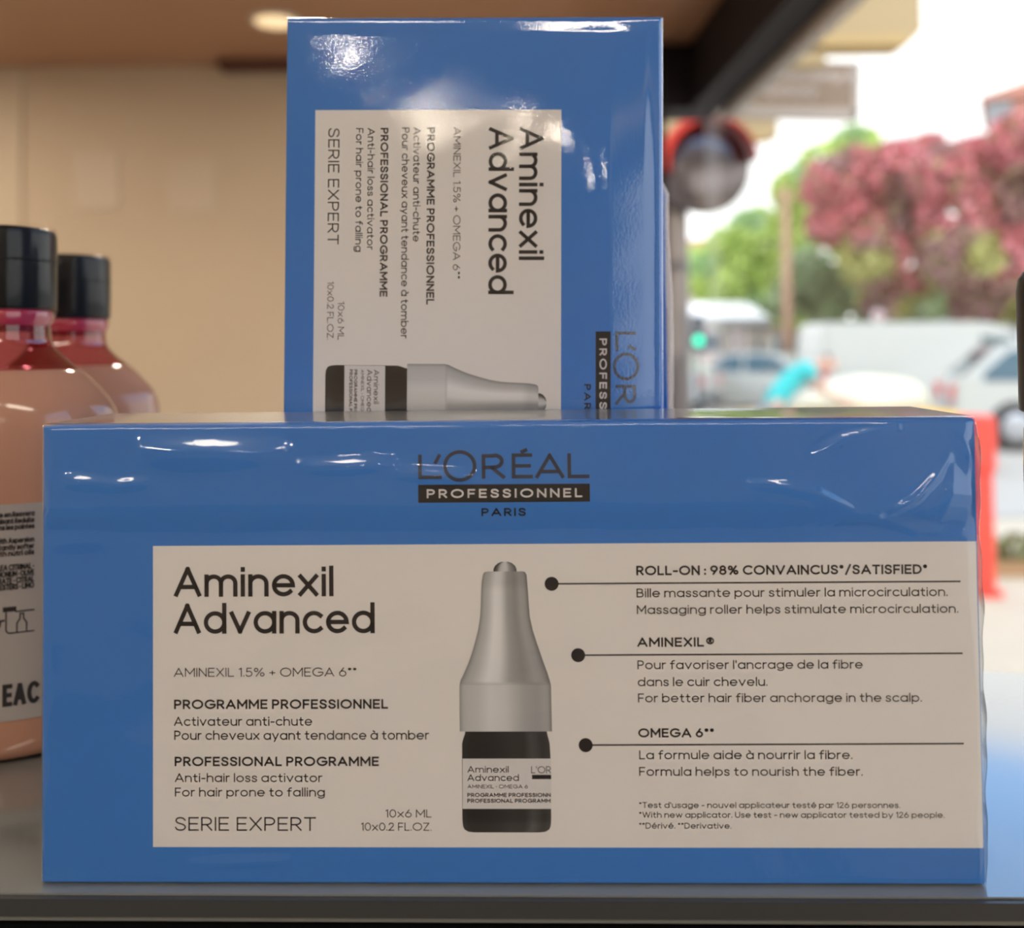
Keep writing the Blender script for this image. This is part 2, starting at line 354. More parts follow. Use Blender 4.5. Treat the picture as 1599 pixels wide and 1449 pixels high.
def carton_parts(root):
    bm = bmesh.new(); box(bm, -CW / 2 * MM, CW / 2 * MM, 0, CD * MM, 0, CH * MM, bevel=.0005, seg=2)
    obj('carton', bm, M['carton_blue'], root)
    # white field that runs round the right-hand edge on to the end of the carton
    e = .06; y = -e * MM; xr = (CW / 2 + e) * MM; x0 = (25.35 - CW / 2) * MM; z0, z1 = 8.05 * MM, 75.15 * MM; c = .5 * MM
    V = [(x0, y, z0), (xr - c, y, z0), (xr, c, z0), (xr, CD * .97 * MM, z0), (x0, y, z1), (xr - c, y, z1), (xr, c, z1), (xr, CD * .97 * MM, z1)]
    pydata('white_panel', V, [(0, 1, 5, 4), (1, 2, 6, 5), (2, 3, 7, 6)], M['carton_white'], root)
    lettering('lettering', TEXT, M['ink'], root, .12)
    # three dots with rules
    V, F = [], []
    pl = on_face(.12)
    for (cu, cv), (eu, ev) in zip([(115.35, 66.25), (121.08, 50.40), (122.51, 30.55)], [(205.95, 66.35), (206.06, 50.55), (205.86, 30.80)]):
        n = 28; b0 = len(V); V.append(pl(cu, cv)); V += [pl(cu + 1.56 * math.cos(2 * math.pi * k / n), cv + 1.56 * math.sin(2 * math.pi * k / n)) for k in range(n)]
        F += [(b0, b0 + 1 + k, b0 + 1 + (k + 1) % n) for k in range(n)]
        b0 = len(V); V += [pl(cu, cv - .17), pl(eu, ev - .17), pl(eu, ev + .17), pl(cu, cv + .17)]; F.append((b0, b0 + 1, b0 + 2, b0 + 3))
    pydata('dot_lines', V, F, M['ink'], root)
    # maker's wordmark, black bar and city
    V, F = [], []
    place = lambda a, b: on_face(.12)(a, b)
    w = .80; s = lambda p: stroke(V, F, p, w, place)
    h = w / 2
    s([(85.62 + h, 95.3 - h), (85.62 + h, 89.8 + h), (90.9 - h, 89.8 + h)])
    s([(90.35, 95.0), (89.55, 93.5)])
    s(arc(95.0, 92.68, 3.75 - h, 3.55 - h, 0, 360, 40))
    s([(99.95 + h, 89.8 + h), (99.95 + h, 95.3 - h), (102.4, 95.3 - h)] + arc(102.6, 93.7, 1.9, 1.55 - h + .2, 80, -90) + [(99.95 + h, 92.3)])
    s([(102.3, 92.2), (104.8, 90.15)])
    s([(111.3 - h, 95.4 - h), (106.7 + h, 95.4 - h), (106.7 + h, 89.8 + h), (111.4 - h, 89.8 + h)]); s([(107.2, 92.6), (110.6, 92.6)])
    s([(109.0, 95.75), (109.9, 96.15)])
    s([(112.35, 90.15), (115.2, 95.3 - h), (118.1, 90.15)]); s([(113.5, 91.3), (117, 91.3)])
    s([(119.2 + h, 95.3 - h), (119.2 + h, 89.75 + h), (124.1 - h, 89.75 + h)])
    pydata('wordmark_lettering', V, F, M['logo_ink'], root)
    pl = on_face(.09)
    bar = pydata('black_bar', [pl(85.57, 84.5), pl(124.15, 84.5), pl(124.15, 88.52), pl(85.57, 88.52)], [(0, 1, 2, 3)], M['bar_ink'], root)
    lettering('bar_lettering', LOGO_TEXT[:1], M['print_white'], bar, .14, .26)
    lettering('city_lettering', LOGO_TEXT[1:], M['bar_ink'], root, .12, .20)
    # the printed picture of the roll-on bottle
    rows = [(69.05, 101.0, 108.8), (68.9, 100.3, 109.4), (68.3, 99.95, 109.75), (66.5, 99.65, 109.9), (64.6, 99.54, 110.02), (61.5, 99.42, 110.2), (58.96, 99.25, 110.38), (56, 98.75, 111.0), (53.13, 97.98, 111.89),
            (51, 97.35, 112.6), (49, 96.65, 113.27), (46.6, 95.6, 114.15), (44.76, 94.7, 114.72), (44.0, 94.55, 114.9), (43.7, 94.5, 114.95), (39, 94.48, 115.0), (33.57, 94.47, 115.07)]
    g_cone = [(0, .16), (.06, .30), (.14, .34), (.30, .55), (.42, .50), (.55, .26), (.72, .20), (.84, .27), (.93, .24), (1, .11)]
    g_band = [(0, .20), (.05, .33), (.2, .36), (.33, .44), (.5, .40), (.7, .26), (.85, .23), (.95, .27), (1, .14)]
    def silver(x, k):
        v = rows[k][0]
        if v > 44.3: return 1.4 * interp(x, g_cone) * (0.85 if v > 66 else 1.0)
        return 1.4 * interp(x, g_band) * (1.06 if v < 43.8 else .9)
    pic = toned('bottle_picture', rows, 24, silver, root, M['print_silver'], .10)
    grows = [(33.57, 95.7, 113.9), (33.0, 95.6, 114.0), (32.2, 95.3, 114.2), (31.0, 94.95, 114.5), (28, 94.93, 114.66), (20, 94.90, 114.7), (14.2, 94.86, 114.66), (12.8, 95.0, 114.55), (12.0, 95.35, 114.2), (11.5, 96.2, 113.4), (11.35, 97.5, 112)]
    gg = [(0, .030), (.08, .016), (.35, .020), (.55, .032), (.72, .030), (.80, .075), (.86, .05), (.93, .03), (1, .05)]
    toned('bottle_glass_picture', grows, 24, lambda x, k: interp(x, gg) * (1.5 if grows[k][0] < 12.9 else 1.0), pic, M['print_glass'], .09)
    brows = [(71.2, 104.2, 105.7), (70.9, 103.4, 106.5), (70.3, 102.7, 107.2), (69.6, 102.35, 107.5), (69.0, 102.3, 107.55)]
    toned('roller_picture', brows, 12, lambda x, k: interp(x, [(0, .03), (.15, .10), (.3, .52), (.55, .60), (.7, .30), (.9, .14), (1, .04)]), pic, M['print_silver'], .09)
    lab = pydata('bottle_label_picture', [on_face(.13)(94.95, 16.55), on_face(.13)(114.72, 16.55), on_face(.13)(114.8, 27.6), on_face(.13)(95.03, 27.6)], [(0, 1, 2, 3)], M['print_white'], pic)
    lettering('label_lettering', BOTTLE_TEXT, M['ink'], pic, .17)
    V, F = [], []
    pl = on_face(.16); V += [pl(110.5, 23.1), pl(114.76, 23.1), pl(114.76, 24.05), pl(110.5, 24.05)]; F.append((0, 1, 2, 3))
    pydata('label_bar', V, F, M['ink'], pic)

def film(parent, m, h, o=.45, r=1.6, step=.55, name='shrink_wrap'):
    """clear film drawn round front, ends and top of a carton; h(u, v) in mm lifts it off the front"""
    def path(L, D, fine):                  # front of width L with both returns; gives (pos along, out, kind, param)
        pts = []
        for y in np.linspace(D, r, 5): pts.append((-o, y, 0.0))
        for a in np.linspace(0, math.pi / 2, 6)[1:-1]: pts.append((-o + r - r * math.cos(a), -o + r - r * math.sin(a), math.sin(a)))
        for x in np.linspace(-o + r, L + o - r, int(L / fine)): pts.append((x, -o, 1.0))
        for a in np.linspace(0, math.pi / 2, 6)[1:-1]: pts.append((L + o - r + r * math.sin(a), -o + r - r * math.cos(a), math.cos(a)))
        for y in np.linspace(r, D, 5): pts.append((L + o, y, 0.0))
        return pts
    cols = path(CW, CD + o, step)
    nv = int(CH / step); zs = list(np.linspace(.15, CH + o - r, nv))
    V, F, n = [], [], len(cols)
    for z in zs:
        for (x, y, k) in cols:
            d = h(min(max(x, 0), CW), z)
            bulge = (1.0 + .35 * math.sin(z * .21 + 1) + .2 * math.sin(z * .55)) * min(1, z / 10) * min(1, (CH - z) / 5) * (1 - k) if x > CW else 0
            V.append(((x + max(0, bulge) - CW / 2) * MM, (y - k * d) * MM, z * MM))
    for j in range(len(zs) - 1):
        for i in range(n - 1):
            q = j * n + i; F.append((q, q + 1, q + n + 1, q + n))
    i0, i1 = 5, n - 6                      # top, over the columns of front and corners
    prev = [(len(zs) - 1) * n + i for i in range(i0, i1 + 1)]
    ztop = zs[-1]
    prof = [(-o + r - r * math.cos(a), ztop + r * math.sin(a), math.cos(a)) for a in np.linspace(0, math.pi / 2, 7)[1:]] + [(y, CH + o, 0) for y in np.linspace(4, CD + o, 8)]
    for (yy, zz, k) in prof:
        row = []
        for i in range(i0, i1 + 1):
            x = min(max(cols[i][0], -o + .4), CW + o - .4); d = h(min(max(x, 0), CW), ztop)
            y = yy if cols[i][2] == 1 else max(yy, cols[i][1])
            puff = .25 * math.sin(math.pi * min(1, max(0, yy) / CD)) * math.sin(math.pi * min(1, max(0, x / CW))) ** .5
            row.append(len(V)); V.append(((x - CW / 2) * MM, (y - k * d) * MM, (zz + puff) * MM))
        for a in range(len(row) - 1): F.append((prev[a], prev[a + 1], row[a + 1], row[a]))
        prev = row
    return pydata(name, V, F, m, parent, smooth=True)

def segdist(u, v, a, b):
    dx, dy = b[0] - a[0], b[1] - a[1]; t = ((u - a[0]) * dx + (v - a[1]) * dy) / (dx * dx + dy * dy); t = min(1, max(0, t))
    return math.hypot(u - a[0] - t * dx, v - a[1] - t * dy), t
# ridges of the loose film on the front carton: points, height, half-width (mm)
RIDGES = [([(24, 96.3), (40, 96.0), (55, 95.8)], 1.32, 2.3), ([(6, 90.2), (15, 89.4)], .75, 1.0), ([(16, 89.0), (25, 89.8)], .75, 1.0),
          ([(58, 92.7), (70, 92.9), (80, 93.4)], .64, 1.1), ([(79, 91.5), (90, 90.6), (98, 90.5)], .66, 1.05),
          ([(174, 94.6), (180, 98.0), (192, 100.6)], .58, .95), ([(160, 88.5), (167, 88.0), (174, 86.4), (182, 82.3), (187, 81.6)], .8, .8), ([(187, 81.4), (195, 85.0), (200, 90.0), (203, 94.2)], .8, .6),
          ([(190, 82), (197, 86.5)], .5, .45), ([(187, 81), (196, 78), (206, 77.6)], .5, .8), ([(172, 78), (180, 80.5), (187, 81)], .4, .9),
          ([(34, 4.7), (48, 5.1), (56, 5.4)], .45, .7), ([(2, 84), (12, 83)], .35, 1.2), ([(0, 76), (14, 77)], .35, 1.6), ([(206, 98), (209, 92)], .8, .9)]
def h_front(u, v):
    d = .25 * math.sin(u * .05 + 1.0) * math.sin(v * .06) + .10 * math.sin(u * .21 + v * .13) + .06 * math.sin(v * .37 - u * .11)
    up = min(1, max(0, (v - 78) / 7)); d += 1.7 * up * up * (3 - 2 * up) * min(1, max(0, (103.5 - v) / 17))
    d += .5 * max(0, (v - 60) / 42) * max(0, (u - 150) / 60)
    for pts, a, s in RIDGES:
        best = 9e9; tt = 0; n = len(pts) - 1
        u_lo = min(p[0] for p in pts) - 6; u_hi = max(p[0] for p in pts) + 6
        if u < u_lo or u > u_hi: continue
        for i in range(n):
            q, t = segdist(u, v, pts[i], pts[i + 1])
            if q < best: best, tt = q, (i + t) / n
        if best < 5 * s: d += a * math.exp(-best * best / (2 * s * s)) * (.45 + .55 * math.sin(math.pi * tt))
    # loose three-cornered tent near the right-hand end
    A, B, Cc = (203.5, 94), (200, 79), (211, 85)
    s1 = (B[0] - A[0]) * (v - A[1]) - (B[1] - A[1]) * (u - A[0]); s2 = (Cc[0] - B[0]) * (v - B[1]) - (Cc[1] - B[1]) * (u - B[0]); s3 = (A[0] - Cc[0]) * (v - Cc[1]) - (A[1] - Cc[1]) * (u - Cc[0])
    if s1 > 0 and s2 > 0 and s3 > 0: d += min(2.0, .21 * min(s2 / 12.5, s3 / 11.7)) * min(1, s1 / 15.4 / .7)
    e = min(u, CW - u); 
    return max(0.0, d + .25) * min(1, .15 + e / 3)
def h_upright(u, v):                       # u runs down, v to the right, once the carton stands on its end
    d = .35 * math.sin(math.pi * v / CH) ** .8 + .05 * math.sin(u * .09 + .6) * math.sin(v * .12) + .02 * math.sin(u * .33 + v * .2)
    d += 3.5 * (math.exp(-((v - 88) / 18) ** 2) if v < 88 else max(0, 1 - (v - 88) / 13.5)) * math.exp(-((u - 78) / 62) ** 4)
    e = min(u, CW - u, v, CH - v)
    return max(0.0, d + .15) * min(1, .1 + e / 5)

M['film'] = clear_mat('film', rough=.06, gain=1.9, bump=(260, .12, .0004), haze=.3)
M['film_fine'] = clear_mat('film_fine', rough=.05, gain=2.1, bump=(1400, 1.0, .00002), haze=.05)

# the carton lying in front
root = thing('hair_care_carton', 'long blue carton lying on its side in front, white panel, wrinkled clear film', 'box', (-0.00206419, 0.21246229, SHELF + .0003), (0, 0, -0.02166665), 'hair care cartons')
carton_parts(root); film(root, M['film'], h_front)
# the same carton standing on its end behind
YAW2, LEAN2 = -0.01865907, 0.01300112
R2 = Matrix.Rotation(YAW2, 3, 'Z') @ Matrix.Rotation(math.pi / 2 + LEAN2, 3, 'Y')
foot = R2 @ Vector((CW / 2 * MM, 0, CH / 2 * MM))
root = thing('hair_care_carton', 'blue carton standing upright on its end behind the lying one, text running downwards', 'box', Vector((-.01235618, .25467034, SHELF - .0003)) - foot, R2.to_euler(), 'hair care cartons')
carton_parts(root); film(root, M['film_fine'], h_upright)

# ------------------------------------------------------------------ more things on the shelf
M['black_plastic'] = mat('black_plastic', (.010, .010, .011), rough=.32, spec=.14)
M['lotion'] = mat('lotion', (.50, .26, .18), rough=.10, spec=.5)
M['bottle_label'] = mat('bottle_label', (.40, .37, .36), rough=.4)  # shade beside the carton is put into this darker label colour
M['label_ink'] = mat('label_ink', (.02, .018, .022), rough=.5)
M['pink_clear'] = clear_mat('pink_clear', tint=(.70, .36, .42), rough=.06, gain=1.6)
M['red_clear'] = mat('red_clear', (.45, .035, .07), rough=.08, spec=.7, coat=.5)
M['seal'] = clear_mat('seal', tint=(.97, .97, .97), rough=.12, gain=.45)

# third carton, its edge just showing beyond the upright one
p = at(1046, 420, .296)
root = thing('blue_carton', 'plain blue carton whose edge peeks out behind the right side of the upright carton', 'box', (p.x - .0463, .296, SHELF), (0, 0, .0))
bm = bmesh.new(); prism(bm, [(-.045, 0), (.045, 0), (.045, .168), (.0415, .1745), (-.045, .1745)], 0, .032)
obj('carton', bm, M['carton_blue'], root)
V, F = [], []
cs = [(-.0455, .03), (-.0455, -.0006), (.044, -.0006), (.0458, -.0004), (.0466, .002), (.0464, .031)]
zs = [.0005, .02, .05, .08, .11, .135, .155, .168, .176]
for j, z in enumerate(zs):
    for i, (x, y) in enumerate(cs):
        k = (.0007 * math.sin(j * 1.7) + .0003) if i >= 3 and 0 < j < 7 else 0
        V.append((x + k - (.004 if j == 8 and i >= 2 else 0), y, z))
for j in range(len(zs) - 1):
    for i in range(len(cs) - 1):
        q = j * len(cs) + i; F.append((q, q + 1, q + len(cs) + 1, q + len(cs)))
pydata('shrink_wrap', V, F, M['film'], root, True)

# shampoo bottles at the left
LIQ = .1143
PROF = [(.0300, .0008), (.0335, .0016), (.0352, .004), (.0358, .009), (.0360, .02), (.0362, .06), (.0364, .085), (.0364, .094), (.0360, .098), (.0352, .1010), (.0338, .1037), (.0322, .1058), (.0302, .1080), (.0280, .1103), (.0256, .1125), (.0234, .1143)]
TOP = [(.0234, .1143), (.0208, .1162), (.0182, .1184), (.0162, .1204), (.0150, .1222), (.0146, .1236)]
def depth(q): return q if q < .0155 else q - (q - .0155) * .50
def bottle():
    root = thing('shampoo_bottle', '', 'bottle')
    bm = bmesh.new(); lathe(bm, PROF, 72, depth); obj('body', bm, M['lotion'], root, True)
    bm = bmesh.new(); lathe(bm, TOP, 72, depth, cap=False); sh = obj('shoulder', bm, M['pink_clear'], root, True)
    bm = bmesh.new(); lathe(bm, [(.0146, .1236), (.0143, .1262), (.0143, .1285)], 48, cap=False); obj('neck', bm, M['pink_clear'], root, True)
    bm = bmesh.new(); lathe(bm, [(.0120, .1262), (.0136, .1268), (.0151, .1295), (.0153, .1318), (.0150, .1331), (.012, .1331)], 48); obj('collar', bm, M['red_clear'], root, True)
    bm = bmesh.new(); lathe(bm, [(.0148, .1333), (.0157, .1333), (.0160, .1338), (.01605, .1465), (.0160, .1560), (.0156, .1578), (.0148, .1586), (.008, .1590)], 64)
    cap = obj('cap', bm, M['black_plastic'], root, True)
    bm = bmesh.new(); lathe(bm, [(.01612, .1480), (.01624, .1482), (.01624, .1486), (.01612, .1488)], 64, cap=False); obj('hinge_line', bm, M['black_plastic'], cap, True)
    bm = bmesh.new(); lathe(bm, [(.0150, .1296), (.0161, .1330), (.01615, .1420), (.0162, .1570), (.0158, .1591), (.0150, .1597)], 64, cap=False); obj('clear_seal', bm, M['seal'], root, True)
    # wrap-round label with its small print
    def on_label(e):
        def f(s, z):                       # s: metres along the front from the middle
            q = interp(z, [(a[1], a[0]) for a in PROF]); a = s / .0335
            return ((q + e) * math.sin(a), -(depth(q) + e) * math.cos(a), z)
        return f
    pl = on_label(.00025); V, F = [], []
    ns, nz = 40, 14
    for j in range(nz + 1):
        for i in range(ns + 1): V.append(pl(-.048 + .096 * i / ns, .0130 + (.0755 - .0130) * j / nz))
    for j in range(nz):
        for i in range(ns): q = j * (ns + 1) + i; F.append((q, q + 1, q + ns + 2, q + ns + 1))
    lab = pydata('label', V, F, M['bottle_label'], root, True)
    V, F = [], []
    pl0 = on_label(.00045); pl = lambda x, z: pl0(.01236 + .881 * x, z)     # the side of the label turned to the window
    rows = [('nrichie en Resvera', .0718, .0016, 'b'), ('apaisant Reduite', .0699, .0016, 'b'), ('ment dans les pointes', .0681, .0016, 'b'), ('ed with Aspersion', .0642, .0016, 'b'), ('and instantly softer', .0623, .0016, 'b'), ('hair with nutri oils', .0605, .0016, 'b'),
            ('OLEA CITRINAL •', .0564, .0017, 'b'), ('AMMONIUM • OLIVE', .0545, .0017, 'b'), ('CITRATE • CITRAL', .0526, .0017, 'b'), ('CETYL ESTERS • LIMO', .0508, .0017, 'b')]
    for t, z, cap, wt in rows:
        L = len(t) * .00078; write(V, F, t, wt, .0098 - L, .0098, z, cap, pl)
    write(V, F, 'EAC', .20, .0012, .0112, .0173, .0064, pl, .30)
    # recycling mark and bottle pictogram
    s = lambda p, w: stroke(V, F, p, w, pl)
    s([(.0018, .0450), (.0018, .0398)] + [(.0030 + .0012 * math.cos(math.radians(a)), .0395 + .0012 * math.sin(math.radians(a))) for a in range(190, 275, 15)] + [(.0098, .0383)], .00038)
    s([(.0016, .0452), (.0040, .0452)], .0014); s([(.0046, .0444), (.0098, .0444)], .0004)
    s([(.0049, .0384), (.0049, .0410), (.0058, .0423), (.0058, .0437), (.0068, .0437), (.0068, .0423), (.0077, .0410), (.0077, .0384)], .00038)
    for k in range(3):
        a0 = 90 + 120 * k; s([(-.0030 + .0030 * math.cos(math.radians(a)), .0415 + .0030 * math.sin(math.radians(a))) for a in range(a0 - 50, a0 + 35, 10)], .0008)
        a = math.radians(a0 + 38); c = (-.0030 + .0030 * math.cos(a), .0415 + .0030 * math.sin(a)); s([(c[0] - .0012 * math.cos(a), c[1] - .0012 * math.sin(a)), (c[0] + .0012 * math.cos(a), c[1] + .0012 * math.sin(a))], .0006)
    pydata('label_lettering', V, F, M['label_ink'], lab)
    return root
def copy_tree(o, parent=None):
    c = o.copy(); COL.objects.link(c)
    if parent: c.parent = parent; c.matrix_parent_inverse = o.matrix_parent_inverse
    for ch in [q for q in bpy.data.objects if q.parent == o]: copy_tree(ch, c)
    return c
b1 = bottle(); p = at(1, 700, .2987); b1.location = (p.x, .2987, SHELF)
b1['label'] = 'nearer peach shampoo bottle with black cap and grey printed label, at the left edge'; b1['group'] = 'shampoo bottles'
b2 = copy_tree(b1); p = at(106, 620, .3850); b2.location = (p.x, .3850, SHELF)
b2['label'] = 'second peach shampoo bottle with black cap, half hidden behind the nearer one'

# dark capped bottle at the very edge on the right
M['smoke'] = mat('smoke', (.035, .055, .065), rough=.12, spec=.6)
p = at(1587, 540, .218)
root = thing('dark_bottle', 'slim dark bottle with tall black cap, just entering at the right edge', 'bottle', (p.x + .0200, .218, SHELF))
bm = bmesh.new(); lathe(bm, [(.0150, 0), (.0163, .0008), (.0166, .003), (.0168, .09), (.0166, .099), (.0150, .1015), (.0128, .103)], 48); obj('body', bm, M['smoke'], root, True)
bm = bmesh.new(); lathe(bm, [(.0150, .1031), (.0170, .1031), (.0175, .1036), (.0175, .1315), (.0171, .1345), (.0160, .1362), (.0140, .1372), (.008, .1376)], 48); obj('cap', bm, M['black_plastic'], root, True)

# display cabinet under the goods: pale slab on a black body
M['slab'] = mat('slab', (.20, .205, .19), rough=.10, spec=.8, coat=1.0, noise=(60, .05, (1, 1, 1)))
M['slab_edge'] = mat('slab_edge', (.045, .046, .046), rough=.25, spec=.5)
M['cabinet_black'] = mat('cabinet_black', (.006, .006, .007), rough=.4)
A, B = on_level(0, 1399, SHELF), on_level(1599, 1406, SHELF)
ang = math.atan2(B.y - A.y, B.x - A.x)
mid = (A + B) / 2
root = thing('display_cabinet', 'black display cabinet with a pale glossy slab on top carrying cartons and bottles', 'cabinet', (mid.x, mid.y, 0), (0, 0, ang))
def slabpoly(x0, x1, y0, yl, yr, z0, z1):
    bm = bmesh.new(); lo = [bm.verts.new(q) for q in ((x0, y0, z0), (x1, y0, z0), (x1, yr, z0), (x0, yl, z0))]; hi = [bm.verts.new(q) for q in ((x0, y0, z1), (x1, y0, z1), (x1, yr, z1), (x0, yl, z1))]
    bm.faces.new(lo[::-1]); bm.faces.new(hi)
    for k in range(4): bm.faces.new((lo[k], lo[(k + 1) % 4], hi[(k + 1) % 4], hi[k]))
    return bm
H = SHELF
bm = slabpoly(-.50, .36, .0006,   .280, .105, H - .006, H); bmesh.ops.bevel(bm, geom=bm.edges[:], offset=.0006, segments=2, affect='EDGES')
obj('slab', bm, M['slab'], root)
bm = slabpoly(-.50, .36, -.0004, .002, .002, H - .0042, H - .0004); obj('edge_strip', bm, M['slab_edge'], root)
obj('carcass', slabpoly(-.49, .355, .004, .270, .100, .06, H - .006), M['cabinet_black'], root)
bm = slabpoly(-.49, .355, -.0004, .004, .004, .06, H - .0075); obj('front_panel', bm, M['cabinet_black'], root)
obj('plinth', slabpoly(-.47, .34, .015, .25, .09, 0, .06), M['cabinet_black'], root)

# ------------------------------------------------------------------ the shop: walls, ceiling, shop window
WYAW = math.atan2(743 - 799.5, FPX)                  # the window wall runs away almost along the view
WM = Matrix.Rotation(-WYAW, 4, 'Z')                   # local x across the glass (outwards), local y along it
CEIL = EYE.z + .98; C = .70                           # distance of the glass from the eye
HEAD = EYE.z + .770
M['wall'] = mat('wall_paint', (.64, .51, .36), rough=.75, noise=(3, .06, (1, 1, 1)))
M['pillar'] = mat('pillar_paint', (.66, .54, .39), rough=.7)
M['wood'] = mat('ceiling_wood', (.47, .255, .15), rough=.32, spec=.5, noise=(6, .22, (.6, 14, 1)))
M['dark_frame'] = mat('dark_frame', (.020, .017, .021), rough=.6, spec=.2)
M['outer_trim'] = mat('outer_trim', (.50, .45, .42), rough=.5)
M['floor'] = mat('floor_tiles', (.16, .14, .125), rough=.35, noise=(5, .15, (1, 1, 1)))
M['cornice'] = mat('cornice', (.12, .045, .035), rough=.5)
M['pane'] = clear_mat('pane', tint=(.97, .98, .98), rough=.0, gain=.5)
M['panel_pale'] = mat('panel_pale', (.66, .535, .40), rough=.55)

struct(boxobj('floor', (-3.6, .95, -4.4, 3.30, -.10, -.001), M['floor'], M=WM))
struct(boxobj('ceiling', (-3.6, C + .06, -4.4, 3.30, CEIL, CEIL + .12), M['wood'], M=WM))
struct(boxobj('wall_back', (-3.5, .50, 3.20, 3.32, 0, CEIL), M['wall']))
struct(boxobj('wall_left', (-3.2, -3.05, -4.2, 3.25, 0, CEIL), M['wall'], M=WM))
struct(boxobj('wall_front', (-3.2, C + .1, -4.4, -4.25, 0, CEIL), M['wall'], M=WM))
struct(boxobj('wall_right', (C, C + .14, -4.3, -1.0, 0, CEIL), M['wall'], M=WM))
p = at(28, 300, 3.17)
struct(boxobj('pillar', (p.x - .40, p.x, 3.188, 3.20, 0, CEIL), M['pillar']))
q0 = at(345, 90, 3.16)
struct(boxobj('trim_1', (q0.x, .53, 3.12, 3.20, CEIL - .028, CEIL), M['cornice']))
# shop window: dark header, pale outer strip, sill, end posts and one large pane
win = struct(boxobj('window_1', (C, C + .10, -1.0, 3.0, HEAD, CEIL + .1), M['dark_frame'], M=WM))
boxobj('window_lintel', (C - .35, C + .10, 2.99, 3.16, HEAD, CEIL + .1), M['dark_frame'], win, M=WM)
boxobj('window_outer_trim', (C + .10, C + .135, -1.0, 3.0, HEAD - .035, HEAD + .16), M['outer_trim'], win, M=WM)
boxobj('window_sill', (C, C + .10, -1.0, 3.16, 0, .12), M['dark_frame'], win, M=WM)
boxobj('window_post', (C, C + .10, -1.06, -1.0, 0, CEIL), M['dark_frame'], win, M=WM)
boxobj('window_post', (C - .17, C - .06, 3.10, 3.22, 0, HEAD), M['dark_frame'], win, M=WM)
boxobj('window_pane', (C + .045, C + .051, -1.0, 3.0, .12, HEAD), M['pane'], win, M=WM)

struct(boxobj('wall_facade', (C, C + .10, -1.0, 3.16, CEIL + .1, CEIL + 1.3), M['outer_trim'], M=WM))
struct(boxobj('wall_facade', (C - .25, C - .15, 3.30, 7.5, 0, CEIL + 1.3), M['outer_trim'], M=WM))
# two faint glass reflections, painted as pale squares on the beige wall
for (x0, y0, x1, y1, lb) in [(115, 238, 186, 326, 'pale square panel on the beige back wall, nearer the left pillar'), (262, 246, 338, 332, 'pale square panel on the beige back wall, nearer the upright carton')]:
    a, b = at(x0, y0, 3.195), at(x1, y1, 3.195)
    o = boxobj('wall_panel', (a.x, b.x, 3.194, 3.1995, b.z, a.z), M['panel_pale']); tag(o, lb, 'panel', 'pale wall panels')

# round ceiling downlights
M['lamp_glow'] = mat('lamp_glow', (.9, .8, .65), emit=(1.0, .88, .72), estr=LAMP)
M['lamp_soft'] = mat('lamp_soft', (.9, .8, .65), emit=(1.0, .88, .70), estr=105.0)
M['lamp_dim'] = mat('lamp_dim', (.9, .8, .65), emit=(1.0, .70, .38), estr=1.0)
M['panel_glow'] = mat('panel_glow', (.9, .85, .8), emit=(1.0, .89, .72), estr=21.0)
M['lamp_ring'] = mat('lamp_ring', (.75, .68, .58), rough=.4)
lp = on_level(430, 32, CEIL)
def downlight(x, y, label):
    root = thing('ceiling_lamp', label, 'lamp', (x, y, CEIL), (0, 0, 0), 'round ceiling downlights')
    bm = bmesh.new(); lathe(bm, [(.060, 0), (.060, -.003), (.062, -.006), (.072, -.006), (.076, -.002), (.076, 0)], 40, cap=False); obj('ring', bm, M['lamp_ring'], root, True)
    bm = bmesh.new(); lathe(bm, [(.0605, -.0045), (.04, -.0055), (.001, -.0058)], 40); obj('diffuser', bm, M['lamp_glow'], root, True)
    return root
l0 = downlight(lp.x, lp.y, 'round glowing lamp in the brown ceiling, above the back wall')
for o in [q for q in bpy.data.objects if q.parent == l0 and q.name.startswith('diffuser')]:
    o.data = o.data.copy(); dim_mesh = o.data; bright_mesh = dim_mesh.copy(); soft_mesh = dim_mesh.copy(); soft_mesh.materials[0] = M['lamp_soft']; dim_mesh.materials[0] = M['lamp_dim']
def light_panel(x0, x1, y, label):
    root = thing('ceiling_panel_lamp', label, 'lamp', ((x0 + x1) / 2, y, CEIL), (0, 0, 0), 'flat ceiling light panels')
    w = (x1 - x0) / 2
    for d_ in ((-w - .02, -w, -.11, .11, -.02, 0), (w, w + .02, -.11, .11, -.02, 0), (-w, w, -.11, -.09, -.02, 0), (-w, w, .09, .11, -.02, 0)): boxobj('frame', d_, M['lamp_ring'], root)
    boxobj('diffuser', (-w, w, -.09, .09, -.012, -.004), M['panel_glow'], root); return root
light_panel(-1.30, -.15, -.95, 'longer flat ceiling light panel behind the camera, out of the picture')
light_panel(-.02, .56, -.95, 'shorter flat ceiling light panel behind the camera, near the shop window')
spots = [(-.66, -2.5), (-.48, -3.3), (.09, -3.15), (-1.9, -2.6), (-2.2, .9), (-1.0, .9), (-2.1, 2.4), (-.45, 1.9)]
for k, (x, y) in enumerate(spots):
    c = copy_tree(l0); c.location = (x, y, CEIL)
    for q in [q for q in bpy.data.objects if q.parent == c and q.name.startswith('diffuser')]: q.data = soft_mesh if k < 3 else bright_mesh
    c['label'] = 'round ceiling lamp out of the picture, lighting the shop from behind the camera' if y < 0 else 'round ceiling lamp above the shop floor, out of the picture'

